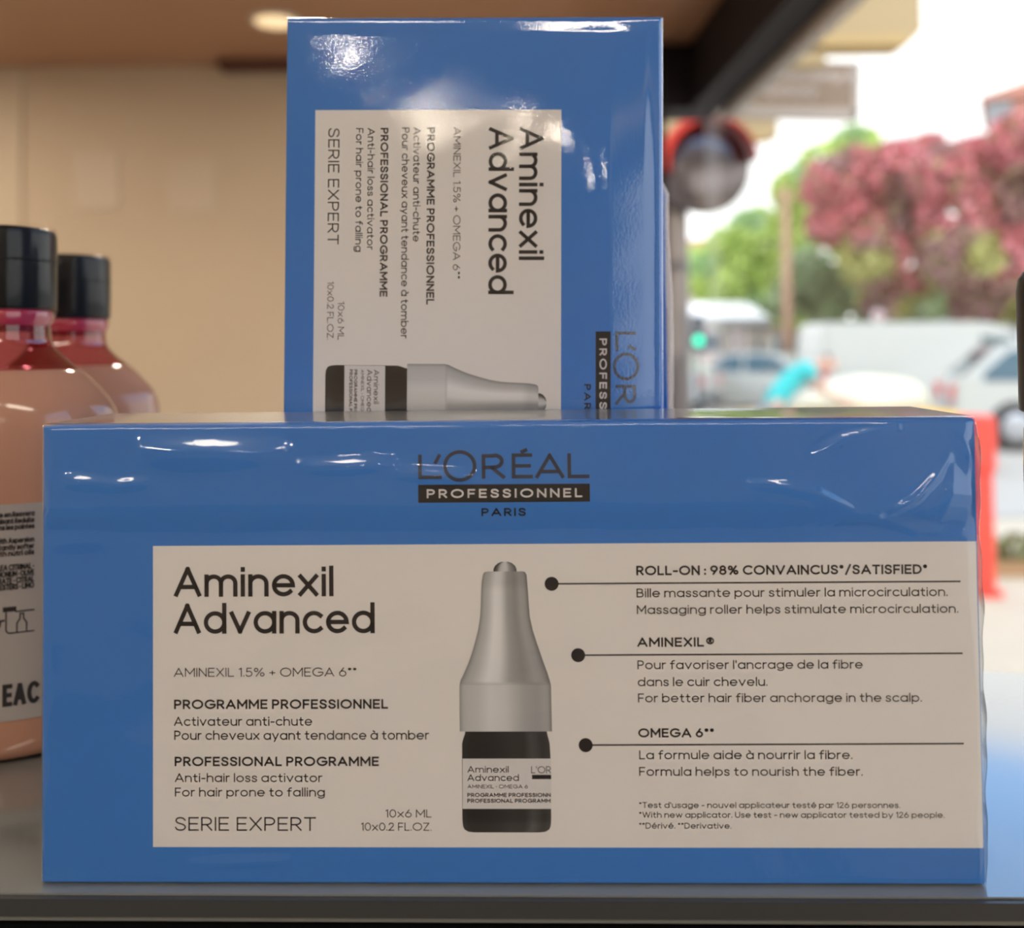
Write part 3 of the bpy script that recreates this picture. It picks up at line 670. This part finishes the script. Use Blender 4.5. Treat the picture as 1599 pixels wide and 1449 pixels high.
# ------------------------------------------------------------------ the street
M['pavement'] = mat('pavement', (.50, .43, .34), rough=.85, noise=(4, .08, (1, 1, 1)))
M['asphalt'] = mat('asphalt', (.40, .38, .355), rough=.85, noise=(3, .10, (1, 1, 1)))
M['kerb'] = mat('kerb', (.34, .33, .31), rough=.8)
struct(boxobj('pavement', (-60, 7.2, 4.7, 9.0, -.3, -.002), M['pavement']))
struct(boxobj('pavement', (.95, 60, -8, 4.7, -.3, -.0015), M['pavement'], M=WM))
struct(boxobj('road', (-90, 90, 9.0, 60, -.3, -.03), M['asphalt']))
struct(boxobj('pavement', (7.2, 60, 4.7, 9.0, -.3, -.0025), M['pavement']))
struct(boxobj('kerb', (-60, 60, 8.85, 9.02, -.3, .012), M['kerb']))

def M_(name, *a, **k):
    if name not in M: M[name] = mat(name, *a, **k)
    return M[name]
M_('beige_sign', (.47, .345, .18), rough=.6); M_('beige_edge', (.55, .38, .16), rough=.6)
M_('brown_sign', (.26, .185, .13), rough=.6); M_('sign_frame', (.42, .36, .32), rough=.5); M_('sign_mark', (.50, .42, .38), rough=.6)
# beige sign boxes sticking out from the facade, the brown sign between them
def sign_box(px1, py1, Y, x0, top, th, label, cut=.05):
    p = at(px1, py1, Y)
    root = thing('sign_box', label, 'sign', (x0, Y, p.z))
    bm = bmesh.new(); w = p.x - x0; h = top
    prism(bm, [(0, 0), (w - cut, 0), (w, cut), (w, h), (0, h)], 0, th); obj('casing', bm, M['beige_sign'], root)
    boxobj('lower_edge', (.02, w - .06, -.004, th + .004, -.004, .03), M['beige_edge'], root)
    fx = (C - .15) / math.cos(WYAW) - math.tan(-WYAW) * Y - x0 - .01
    boxobj('bracket', (fx, .01, .02, th - .02, h * .4, h * .6), M['dark_frame'], root)
    return root
s1 = sign_box(1440, 67, 3.6, .72, .75, .14, 'beige sign box hanging outside at the top, its end cut off obliquely')
q = at(1290, 96, 3.62); boxobj('lower_panel', (.0, q.x - .72, .02, .12, q.z - at(1290, 67, 3.62).z, .02), M['beige_sign'], s1)
sign_box(1215, 216, 5.6, .58, .28, .12, 'smaller beige sign box outside, lower and farther along the facade', .012)
a, b = at(1100, 86, 4.5), at(1340, 172, 4.5)
root = thing('hanging_sign', 'brown hanging sign with two faded pale lines of writing, grey frame', 'sign', (a.x, 4.5, b.z - .01), (0, math.radians(2.2), 0))
w, h = b.x - a.x, a.z - b.z
bm = bmesh.new(); box(bm, 0, w, 0, .05, 0, h, bevel=.018, seg=3); obj('board', bm, M['brown_sign'], root)
boxobj('bracket', (-.56, .02, .01, .04, h * .45, h * .55), M['dark_frame'], root)
for d in ((0, w, -.006, .055, -.008, .045), (w - .03, w + .006, -.006, .055, 0, h)): boxobj('frame', d, M['sign_frame'], root, bevel=.004)
bm = bmesh.new(); rnd = random.Random(4)
V, F = [], []
for zz, x0, x1 in ((h * .70, .20, .68), (h * .42, .13, .53)):
    x = x0
    while x < x1:
        L = rnd.uniform(.03, .07); stroke(V, F, smoothed([(x, zz), (x + L * .3, zz + .02), (x + L * .6, zz - .015), (x + L, zz + .012)]), .022, lambda q, z_: (q, -.002, z_)); x += L + .025
pydata('sign_lettering', V, F, M['sign_mark'], root)

# round traffic mirror on a post
M_('mirror_red', (.62, .05, .035), rough=.35); M_('mirror_face', (.20, .17, .165), rough=.25, metal=1.0); M_('post_brown', (.17, .14, .12), rough=.7, noise=(4, .2, (1, 1, .4)))
p = at(1099, 262, 5.2); q = at(1062, 420, 5.2)
root = thing('traffic_mirror', 'round street mirror with a red hood on a thick brown post outside', 'mirror', (q.x, 5.3, 0))
bm = bmesh.new(); lathe(bm, [(.070, -.002), (.070, 1.2), (.066, p.z + .05)], 24); obj('post', bm, M['post_brown'], root, True)
c = p - Vector((q.x, 5.3, 0)); R = 75 / FPX * 5.2
face_m = Matrix.Translation(c) @ Matrix.Rotation(math.radians(90), 4, 'X')
bm = bmesh.new(); lathe(bm, [(R * .96, -.03), (R * .97, .0)] + [(R * .97 * math.cos(t), .07 * math.sin(t)) for t in np.linspace(.1, 1.5, 9)], 48, M=face_m); obj('mirror_face', bm, M['mirror_face'], root, True)
V, F = [], []
for k in range(29):
    a = math.radians(5 + 185 * k / 28); ir = R * (.97 - .16 * math.sin(max(0, a - .2) * .62) ** 2)
    for (rr, yy) in ((R * 1.0, .05), (R * 1.0, -.16), (ir, -.16), (ir, -.14), (R * .975, -.13)): V.append((c.x + rr * math.cos(a), c.y + yy, c.z + rr * math.sin(a)))
for k in range(28):
    for j in range(4): s_ = k * 5 + j; F.append((s_, s_ + 1, s_ + 6, s_ + 5))
pydata('hood', V, F, M['mirror_red'], root)
boxobj('bracket', (0, c.x, -.04, .04, c.z - .04, c.z + .04), M['post_brown'], root)

# red street post near the window
M_('post_red', (.80, .055, .035), rough=.4)
a, b = at(1500, 648, 6.2), at(1547, 736, 6.2)
root = thing('street_post', 'red street post with a wider head, beyond the right end of the lying carton', 'post', ((a.x + b.x) / 2, 6.2, 0))
hw = (b.x - a.x) / 2
boxobj('head', (-hw, hw, -.10, .10, b.z, a.z), M['post_red'], root, bevel=.03, seg=3)
boxobj('shaft', (-hw * .82, hw * .82, -.075, .075, 0, b.z), M['post_red'], root, bevel=.012)
boxobj('foot', (-hw * 1.1, hw * 1.1, -.12, .12, -.002, .05), M['post_red'], root, bevel=.01)
# low planter behind it
M_('planter', (.34, .20, .10), rough=.8); M_('hedge', (.17, .19, .07), rough=.8)
p = at(1562, 938, 6.6)
root = thing('planter', 'low brown planter with dull green plants at the right, on the pavement', 'planter', (p.x + .30, 6.75, 0))
prism(bm := bmesh.new(), [(-.36, 0), (.36, 0), (.40, .10), (-.40, .10)], -.12, .12); obj('trough', bm, M['planter'], root)
def leaf_cloud(rnd, n, centres, size, cols, flat=1.0):
    V, F, Cc = [], [], []
    for k in range(n):
        c, rx, rz = centres[rnd.randrange(len(centres))]
        while True:
            d = Vector((rnd.uniform(-1, 1), rnd.uniform(-1, 1), rnd.uniform(-1, 1)))
            if d.length < 1: break
        d = d.normalized() * (d.length ** .45)
        o = Vector(c) + Vector((d.x * rx, d.y * rx, d.z * rz))
        s = size * rnd.uniform(.6, 1.4); nrm = Vector((rnd.gauss(0, 1), rnd.gauss(0, 1), rnd.gauss(0, 1))).normalized(); t = nrm.orthogonal().normalized(); u = nrm.cross(t)
        b0 = len(V); V += [o - t * s, o + u * s * .55, o + t * s, o - u * s * .55]; F.append((b0, b0 + 1, b0 + 2, b0 + 3))
        col = cols(o, rnd); Cc += [col] * 4
    return V, F, Cc
def leaf_mat(name):
    m = mat(name, (.2, .4, .1), rough=.6, attr='leaf'); nt = m.node_tree; b = nt.nodes['Principled BSDF']; out = nt.nodes['Material Output']
    tl = nt.nodes.new('ShaderNodeBsdfTranslucent'); mx = nt.nodes.new('ShaderNodeMixShader'); mx.inputs[0].default_value = .35
    a = [n for n in nt.nodes if n.type == 'ATTRIBUTE'][0]; nt.links.new(a.outputs['Color'], tl.inputs[0])
    nt.links.new(b.outputs[0], mx.inputs[1]); nt.links.new(tl.outputs[0], mx.inputs[2]); nt.links.new(mx.outputs[0], out.inputs[0]); return m
M['leaf'] = leaf_mat('leaf')
def foliage(name, data, parent):
    V, F, Cc = data; o = pydata(name, V, F, M['leaf'], parent)
    ca = o.data.color_attributes.new('leaf', 'FLOAT_COLOR', 'POINT'); ca.data.foreach_set('color', np.array([(*c, 1) for c in Cc], dtype=np.float32).ravel()); return o
rnd = random.Random(3)
foliage('foliage', leaf_cloud(rnd, 500, [((x, 0, .18), .12, .10) for x in (-.28, -.1, .1, .28)], .035, lambda o, r: (.20 * r.uniform(.7, 1.2), .20 * r.uniform(.7, 1.2), .06)), root)

# cars
M_('car_white', (.45, .45, .41), rough=.25, spec=.5, coat=.6); M_('car_glass', (.07, .11, .12), rough=.08, spec=.6); M_('tyre', (.03, .03, .032), rough=.8); M_('rim', (.45, .45, .46), rough=.35, metal=.6)
M_('tail_red', (.55, .05, .05), rough=.3); M_('lamp_clear', (.75, .76, .75), rough=.2); M_('car_yellow', (.85, .50, .06), rough=.3, coat=.6); M_('soft_top', (.82, .76, .58), rough=.5); M_('dark_trim', (.05, .055, .06), rough=.6)
def car(name, label, cat, loc, yaw, prof, W, wheels, wr, wins, body, group=None, shields=(), roof=None):
    """prof: closed outline (x forward, z); wins: window outlines on the sides; shields: (x0,z0,x1,z1) glass across the body"""
    root = thing(name, label, cat, loc, (0, 0, yaw), group)
    n = len(prof); zb = 1.0
    zs = [z for _, z in prof]; ztop = max(zs); belt = ztop * .60
    def half(z): return W / 2 * (1 - .16 * max(0, (z - belt) / (ztop - belt)) - .05 * max(0, (.4 - z) / .4))
    bm = bmesh.new(); L_ = [bm.verts.new((x, half(z), z)) for x, z in prof]; R_ = [bm.verts.new((x, -half(z), z)) for x, z in prof]
    bm.faces.new(L_); bm.faces.new(R_[::-1])
    for k in range(n): bm.faces.new((L_[k], R_[k], R_[(k + 1) % n], L_[(k + 1) % n]))
    bmesh.ops.recalc_face_normals(bm, faces=bm.faces[:]); bmesh.ops.bevel(bm, geom=bm.edges[:], offset=.045, segments=2, affect='EDGES', clamp_overlap=True)
    obj('body', bm, body, root)
    for s in (1, -1):
        for poly in wins:
            V = [(x, s * (half(z) + .006), z) for x, z in poly]; pydata('side_window', V, [tuple(range(len(V)))], M['car_glass'], root)
    for (x0, z0, x1, z1) in shields:
        d = Vector((z0 - z1, x1 - x0)).normalized() * -.012
        if d.y < 0: d = -d
        V = [(x0 + d.x, -half(z0) * .88, z0 + d.y), (x0 + d.x, half(z0) * .88, z0 + d.y), (x1 + d.x, half(z1) * .88, z1 + d.y), (x1 + d.x, -half(z1) * .88, z1 + d.y)]
        pydata('windscreen', V, [(0, 1, 2, 3)], M['car_glass'], root)
    for wx in wheels:
        for s in (1, -1):
            Mx = Matrix.Translation((wx, s * (W / 2 - .10), wr)) @ Matrix.Rotation(math.radians(-90 * s), 4, 'X')
            bm = bmesh.new(); lathe(bm, [(wr * .62, .11), (wr * .92, .115), (wr, .08), (wr, -.10), (wr * .9, -.12)], 28, M=Mx); w_ = obj('wheel', bm, M['tyre'], root, True)
            bm = bmesh.new(); lathe(bm, [(wr * .64, .108), (wr * .60, .118), (wr * .2, .122), (.001, .122)], 20, M=Mx); obj('hub', bm, M['rim'], w_, True)
            bm = bmesh.new(); pts = arc(0, 0, wr * 1.16, wr * 1.16, 0, 180, 14); V = [(wx + a_, s * (half(wr + b_ * .6) + .004), wr + b_) for a_, b_ in pts]; bm.free()
            pydata('wheel_arch', V, [tuple(range(len(V)))], M['dark_trim'], root)
    xs = [x for x, _ in prof]; xr, xf = min(xs), max(xs)
    for s in (1, -1):
        boxobj('tail_light', (xr - .02, xr + .16, s * W * .40 - .11, s * W * .40 + .11, belt * .72, belt * 1.0), M['tail_red'], root, bevel=.02)
        boxobj('headlight', (xf - .22, xf + .015, s * W * .38 - .14, s * W * .38 + .14, belt * .66, belt * .86), M['lamp_clear'], root, bevel=.02)
    boxobj('bumper', (xr - .04, xr + .10, -W * .44, W * .44, .28, .46), M['dark_trim'], root, bevel=.03)
    if roof: boxobj('soft_top', roof, M['soft_top'], root, bevel=.08, seg=3)
    return root
HATCH = [(-1.95, .25), (1.95, .25), (2.02, .55), (1.95, .78), (1.0, .98), (.35, 1.42), (-.2, 1.50), (-1.2, 1.47), (-1.75, 1.12), (-1.98, .95), (-2.02, .5)]
HW = [[(.85, .98), (.32, 1.36), (-.25, 1.42), (-.25, .98)], [(-.33, .98), (-.33, 1.42), (-1.1, 1.39), (-1.5, 1.08), (-1.5, .98)]]
SUV = [(-2.2, .30), (2.2, .30), (2.3, .62), (2.2, .92), (1.15, 1.08), (.45, 1.56), (-.3, 1.66), (-1.6, 1.62), (-2.12, 1.15), (-2.25, 1.0), (-2.3, .5)]
SW = [[(1.0, 1.06), (.42, 1.50), (-.35, 1.57), (-.35, 1.06)], [(-.45, 1.06), (-.45, 1.57), (-1.45, 1.53), (-1.85, 1.18), (-1.85, 1.06)]]
VAN = [(-2.5, .30), (2.4, .30), (2.5, .6), (2.45, .92), (1.95, 1.10), (1.35, 1.98), (.9, 2.10), (-2.45, 2.12), (-2.52, 2.0)]
VW = [[(1.80, 1.12), (1.30, 1.78), (.75, 1.82), (.75, 1.12)]]
p = at(1640, 600, 15.0)
car('car', 'white estate car at the right edge of the street view, in front of the van', 'car', (9.35, 15.0, 0), math.radians(-16), SUV, 1.82, (-1.4, 1.4), .35, SW, M['car_white'], 'white cars in the street', [(-2.12, 1.15, -1.6, 1.6), (1.15, 1.08, .45, 1.56)])
p = at(1290, 600, 19.6)
car('van', 'long white panel van parked across the street behind the white estate car', 'van', (p.x + 2.5, 20.5, 0), 0, VAN, 1.95, (-1.7, 1.6), .34, VW, M['car_white'])
p = at(1160, 600, 25.6)
car('car', 'white hatchback parked just behind the bending person in turquoise', 'car', (p.x + .1, 25.6, 0), math.radians(142), HATCH, 1.72, (-1.25, 1.25), .31, HW, M['car_white'], 'white cars in the street', [(-1.75, 1.1, -1.2, 1.45), (1.0, .98, .35, 1.42)])
p = at(1060, 600, 25)
car('car', 'white car half hidden behind the brown post of the street mirror', 'car', (p.x - 1.1, 25.0, 0), math.radians(150), HATCH, 1.72, (-1.25, 1.25), .31, HW, M['car_white'], 'white cars in the street', [(-1.75, 1.1, -1.2, 1.45), (1.0, .98, .35, 1.42)])
LOW = [(-1.7, .22), (1.9, .22), (1.95, .48), (1.85, .62), (.80, .76), (-1.05, .78), (-1.65, .70), (-1.75, .5)]
p = at(1311, 600, 13.0)
yc = car('car', 'low yellow car with a pale sunlit roof, in front of the white van', 'car', (p.x, 13.0, 0), math.radians(176), LOW, 1.6, (-1.1, 1.25), .29, [], M['car_yellow'])
bm = bmesh.new(); prism(bm, [(.78, .76), (.05, 1.13), (-.45, 1.22), (-.85, 1.14), (-1.05, .78)], -.66, .66); bmesh.ops.bevel(bm, geom=bm.edges[:], offset=.05, segments=3, affect='EDGES'); obj('soft_top', bm, M['soft_top'], yc, True)  # cream top carries the sun glare of the roof in its colour

# person leaning into the hatchback
M_('skin', (.62, .36, .27), rough=.6); M_('turquoise', (.02, .50, .50), rough=.8); M_('shorts', (.30, .31, .34), rough=.8); M_('hair', (.10, .055, .035), rough=.7); M_('shoe', (.5, .5, .5), rough=.6)
def skinned(name, pts, edges, m, parent, sub=2):
    me = bpy.data.meshes.new(name); me.from_pydata([q[:3] for q in pts], edges, []); o = link(name, me, m, parent)
    md = o.modifiers.new('skin', 'SKIN'); md.use_smooth_shade = True
    for v, q in zip(me.skin_vertices[0].data, pts): v.radius = (q[3], q[4] if len(q) > 4 else q[3])
    me.skin_vertices[0].data[0].use_root = True
    s = o.modifiers.new('sub', 'SUBSURF'); s.levels = sub; s.render_levels = sub
    return o
p = at(1214, 600, 11.3)
root = thing('person', 'person in a turquoise top and grey shorts bending forward in front of the parked hatchback', 'person', (p.x - .06, 11.3, 0))
P = [(0, 0, .93, .15, .12), (.10, 0, 1.08, .14, .11), (.24, 0, 1.24, .15, .11), (.40, 0, 1.36, .15, .11), (.50, 0, 1.40, .06), (.58, 0, 1.40, .06),
     (0, -.10, .86, .095), (.04, -.11, .48, .062), (-.03, -.11, .09, .045), (.08, -.11, .04, .04), (0, .10, .86, .095), (.10, .11, .49, .062), (.05, .11, .09, .045), (.16, .11, .04, .04),
     (.40, -.19, 1.34, .06), (.55, -.23, 1.10, .045), (.78, -.20, .98, .034), (.87, -.19, .96, .03), (.40, .19, 1.34, .06), (.58, .22, 1.12, .045), (.80, .18, 1.02, .034), (.89, .17, 1.0, .03)]
E_ = [(0, 1), (1, 2), (2, 3), (3, 4), (4, 5), (0, 6), (6, 7), (7, 8), (8, 9), (0, 10), (10, 11), (11, 12), (12, 13), (3, 14), (14, 15), (15, 16), (16, 17), (3, 18), (18, 19), (19, 20), (20, 21)]
for b_, s_ in ((17, -1), (21, 1)):
    w_ = P[b_]
    for k, dy in enumerate((-.03, -.01, .01, .03)):
        P.append((w_[0] + .07, w_[1] + dy, w_[2] - .01, .009)); E_.append((b_, len(P) - 1)); P.append((w_[0] + .11 - .008 * abs(k - 1.5), w_[1] + dy, w_[2] - .03, .008)); E_.append((len(P) - 2, len(P) - 1))
    P.append((w_[0] + .04, w_[1] - s_ * .045, w_[2] - .02, .01)); E_.append((b_, len(P) - 1))
# head on the neck
hb = len(P); P += [(.66, 0, 1.43, .085, .09), (.72, 0, 1.40, .08, .085), (.78, 0, 1.355, .05, .06)]; E_ += [(5, hb), (hb, hb + 1), (hb + 1, hb + 2)]
skinned('body', P, E_, M['skin'], root)
skinned('shirt', [(-.03, 0, .86, .18, .15), (.09, 0, 1.07, .175, .145), (.24, 0, 1.25, .18, .14), (.40, 0, 1.365, .17, .13), (.46, 0, 1.39, .10), (.40, -.20, 1.33, .075), (.47, -.225, 1.22, .065), (.40, .20, 1.33, .075), (.48, .215, 1.23, .065)],
        [(0, 1), (1, 2), (2, 3), (3, 4), (3, 5), (5, 6), (3, 7), (7, 8)], M['turquoise'], root)
skinned('shorts', [(-.01, 0, .90, .17, .14), (0, -.105, .80, .115), (.03, -.11, .56, .09), (0, .105, .80, .115), (.08, .11, .57, .09)], [(0, 1), (1, 2), (0, 3), (3, 4)], M['shorts'], root)
skinned('hair', [(.63, 0, 1.47, .085, .095), (.71, 0, 1.465, .075, .085)], [(0, 1)], M['hair'], root)
for y, x in ((-.11, .04), (.11, .12)):
    boxobj('shoe', (x - .10, x + .16, y - .045, y + .045, 0, .07), M['shoe'], root, bevel=.025, seg=3)

# kiosk with a white roof, poles, signs
M_('kiosk_white', (.80, .80, .78), rough=.5); M_('kiosk_grey', (.28, .28, .27), rough=.6); M_('kiosk_wall', (.36, .31, .25), rough=.7)
a, b = at(1078, 508, 29), at(1203, 508, 29); top = at(1150, 470, 29).z
root = thing('kiosk', 'open kiosk with a bright white hipped roof, left part of the street view', 'kiosk', ((a.x + b.x) / 2, 30.2, 0))
w = (b.x - a.x) / 2; z0 = a.z; zf = at(1150, 497, 29).z
V = [(-w, -1.3, zf), (w, -1.3, zf), (w, 1.3, zf), (-w, 1.3, zf), (-w * .9, -.3, top), (w * .55, -.3, top), (w * .55, .3, top), (-w * .9, .3, top)]
pydata('roof', V, [(0, 1, 5, 4), (1, 2, 6, 5), (2, 3, 7, 6), (3, 0, 4, 7), (4, 5, 6, 7), (0, 3, 2, 1)], M['kiosk_white'], root)
boxobj('fascia', (-w, w, -1.3, 1.3, z0, zf), M['kiosk_grey'], root)
for x in (-w * .85, -w * .1, w * .55, w * .9): boxobj('column', (x - .11, x + .11, -1.1, -.9, 0, z0), M['kiosk_wall'], root)
boxobj('counter', (-w * .9, w * .9, .4, 1.1, 0, 1.1), M['kiosk_wall'], root)
M_('pole_rust', (.40, .23, .15), rough=.8)
p = at(1231, 590, 26); t = at(1229, 292, 26)
root = thing('utility_pole', 'tall rust-brown utility pole in front of the green trees', 'pole', (p.x, 26, 0))
bm = bmesh.new(); tube(bm, (0, 0, -.03), (0, 0, t.z), .14, .11, 16); obj('shaft', bm, M['pole_rust'], root, True)
boxobj('crossarm', (-.35, .35, -.05, .05, t.z - .30, t.z - .20), M['pole_rust'], root)
p = at(1090, 532, 22)
M_('signal_green', (.02, .6, .35), emit=(.05, 1.0, .55), estr=1.6); 
root = thing('traffic_light', 'traffic light showing green, left of the white hatchback', 'traffic light', (p.x, 22, 0))
bm = bmesh.new(); tube(bm, (0, .03, -.03), (0, .03, p.z - .2), .04); obj('post', bm, M['dark_trim'], root, True)
boxobj('housing', (-.13, .13, -.06, .12, p.z - .20, p.z + .62), M['dark_trim'], root, bevel=.02)
for k, mm in enumerate(('signal_green', 'dark_trim', 'dark_trim')):
    bm = bmesh.new(); lathe(bm, [(.10, 0), (.10, .03), (.001, .035)], 20, M=Matrix.Translation((0, -.055, p.z + .0 + .26 * k)) @ Matrix.Rotation(math.radians(90), 4, 'X')); obj('lens', bm, M[mm], root)
p = at(1371, 493, 23); M_('sign_pale', (.62, .60, .60), rough=.5); M_('sign_pink', (.55, .20, .18), rough=.5)
root = thing('road_sign', 'small round road sign showing above the roof of the van', 'sign', (p.x, 23, 0))
bm = bmesh.new(); tube(bm, (0, .03, -.03), (0, .03, p.z), .03); obj('post', bm, M['rim'], root, True)
RX = Matrix.Translation((0, -.005, p.z)) @ Matrix.Rotation(math.radians(90), 4, 'X')
bm = bmesh.new(); lathe(bm, [(.15, 0), (.15, .012)], 28, M=RX); obj('disc', bm, M['sign_pale'], root)
bm = bmesh.new(); lathe(bm, [(.085, .013), (.085, .016)], 24, M=RX); obj('disc_centre', bm, M['sign_pink'], root)

# trees
M_('bark', (.13, .085, .06), rough=.9)
def tree(label, x, Y, trunk_h, centres, n, size, cols, seed, group='street trees'):
    root = thing('tree', label, 'tree', (x, Y, -.03), (0, 0, 0), group); rnd = random.Random(seed)
    bm = bmesh.new(); tube(bm, (0, 0, 0), (0, 0, trunk_h), .20, .13, 12); obj('trunk', bm, M['bark'], root, True)
    for k in range(4):
        c = centres[k * (len(centres) - 1) // 3][0]; bm = bmesh.new(); tube(bm, (0, 0, trunk_h * .85), (c[0] * .7, c[1] * .7, c[2]), .09, .03, 8); obj('branch', bm, M['bark'], root, True)
    foliage('crown', leaf_cloud(rnd, n, centres, size, cols), root); return root
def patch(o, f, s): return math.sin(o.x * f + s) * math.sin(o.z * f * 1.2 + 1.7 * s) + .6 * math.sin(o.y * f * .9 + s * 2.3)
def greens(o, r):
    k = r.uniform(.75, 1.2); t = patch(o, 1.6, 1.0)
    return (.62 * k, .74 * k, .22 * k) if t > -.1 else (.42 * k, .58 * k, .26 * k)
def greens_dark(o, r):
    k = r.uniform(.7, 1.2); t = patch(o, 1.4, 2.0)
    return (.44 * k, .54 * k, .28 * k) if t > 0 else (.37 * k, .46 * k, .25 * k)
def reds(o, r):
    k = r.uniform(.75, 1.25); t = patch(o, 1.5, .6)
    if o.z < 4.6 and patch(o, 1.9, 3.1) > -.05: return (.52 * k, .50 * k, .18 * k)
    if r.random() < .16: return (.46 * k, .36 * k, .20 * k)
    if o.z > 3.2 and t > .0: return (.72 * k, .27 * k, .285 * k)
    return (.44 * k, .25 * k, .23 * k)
def blob(pts, Y):
    """crown clumps: photo-measured centre and radius of each bough at distance Y"""
    s = FPX / Y; out = []
    for (px, py, rr, dy) in pts:
        q = at(px, py, Y); out.append(((q.x, dy, q.z + .03), rr / s, rr / s))
    return out
def rel(c, x): return [((a[0] - x, a[1], a[2]), b, d) for a, b, d in c]
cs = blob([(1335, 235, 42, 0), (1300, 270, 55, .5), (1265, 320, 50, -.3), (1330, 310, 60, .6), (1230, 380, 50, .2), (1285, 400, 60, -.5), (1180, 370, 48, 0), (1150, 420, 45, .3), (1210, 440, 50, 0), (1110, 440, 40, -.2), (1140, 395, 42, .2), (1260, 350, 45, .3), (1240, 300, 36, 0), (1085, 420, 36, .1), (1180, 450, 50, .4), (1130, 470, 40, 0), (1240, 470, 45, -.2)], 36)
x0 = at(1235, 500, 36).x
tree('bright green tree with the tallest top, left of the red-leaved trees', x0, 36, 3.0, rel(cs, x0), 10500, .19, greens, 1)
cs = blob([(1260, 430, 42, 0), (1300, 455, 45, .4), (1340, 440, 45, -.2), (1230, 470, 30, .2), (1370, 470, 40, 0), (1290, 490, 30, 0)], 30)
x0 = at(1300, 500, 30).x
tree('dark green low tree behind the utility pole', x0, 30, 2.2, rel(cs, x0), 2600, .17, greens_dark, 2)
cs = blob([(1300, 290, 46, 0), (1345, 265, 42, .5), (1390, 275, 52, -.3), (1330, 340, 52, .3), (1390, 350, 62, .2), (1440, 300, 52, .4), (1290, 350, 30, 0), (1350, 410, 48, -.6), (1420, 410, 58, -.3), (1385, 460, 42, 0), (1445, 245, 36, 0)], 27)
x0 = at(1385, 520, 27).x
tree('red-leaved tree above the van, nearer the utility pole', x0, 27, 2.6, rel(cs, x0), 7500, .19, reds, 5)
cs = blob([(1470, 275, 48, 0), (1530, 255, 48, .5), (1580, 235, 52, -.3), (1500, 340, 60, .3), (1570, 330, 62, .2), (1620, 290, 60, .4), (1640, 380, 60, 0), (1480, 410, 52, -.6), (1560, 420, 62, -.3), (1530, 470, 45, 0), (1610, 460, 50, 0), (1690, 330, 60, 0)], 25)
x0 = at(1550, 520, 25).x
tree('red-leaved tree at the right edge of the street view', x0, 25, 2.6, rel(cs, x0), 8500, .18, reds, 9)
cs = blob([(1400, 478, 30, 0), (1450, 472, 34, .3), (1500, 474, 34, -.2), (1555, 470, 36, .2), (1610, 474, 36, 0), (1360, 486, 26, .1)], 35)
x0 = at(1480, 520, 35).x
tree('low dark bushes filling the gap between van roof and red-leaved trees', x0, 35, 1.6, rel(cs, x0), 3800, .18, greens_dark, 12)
# buildings
M_('brick', (.50, .22, .16), rough=.8); M_('render_grey', (.27, .27, .27), rough=.8); M_('rooftile', (.50, .22, .16), rough=.8); M_('pane_dark', (.10, .12, .14), rough=.2); M_('pale_wall', (.52, .40, .34), rough=.8)
def building(label, x0, x1, Y, depth, h, m, roof_m, lean=0.0, cols=4, rows_=3, turn=0.0):
    w = (x1 - x0) / 2
    root = thing('building', label, 'building', (x0 + w * math.cos(turn), Y + w * math.sin(turn), -.03), (0, 0, turn))
    boxobj('wall', (-w, w, 0, depth, 0, h), m, root)
    prism(bm := bmesh.new(), [(-w - .3, h), (w + .3, h), (w + .3, h + .2 + lean), (-w - .3, h + .2)], -.3, depth + .3); obj('roof', bm, roof_m, root)
    for j in range(rows_):
        for i in range(cols):
            cx = -w + 2 * w * (i + .5) / cols; cz = h * (j + .55) / rows_
            f = boxobj('window', (cx - .55, cx + .55, -.06, .02, cz - .7, cz + .6), M['kiosk_white'], root); boxobj('pane', (cx - .45, cx + .45, -.08, -.05, cz - .6, cz + .5), M['pane_dark'], f)
    return root
a = at(1541, 158, 44)
tb = building('tall brick building with a grey end bay, top right behind the red-leaved trees', a.x, a.x + 7, 44, 6, a.z, M['brick'], M['brick'], 1.9, 5, 4, -.49)
boxobj('grey_bay', (-3.55, -2.45, -.12, .01, 0, a.z + .05), M['render_grey'], tb)
a, b = at(1040, 352, 52), at(1150, 352, 52)
building('low red-roofed building far behind the kiosk', a.x, b.x, 52, 8, at(1090, 385, 52).z, M['pale_wall'], M['rooftile'], .5, 4, 2)
a, b = at(1165, 480, 40), at(1420, 480, 40)
building('long pinkish building far behind the parked vehicles', a.x, b.x + 3, 40, 3, at(1250, 505, 40).z, M['pale_wall'], M['render_grey'], 0, 9, 1)
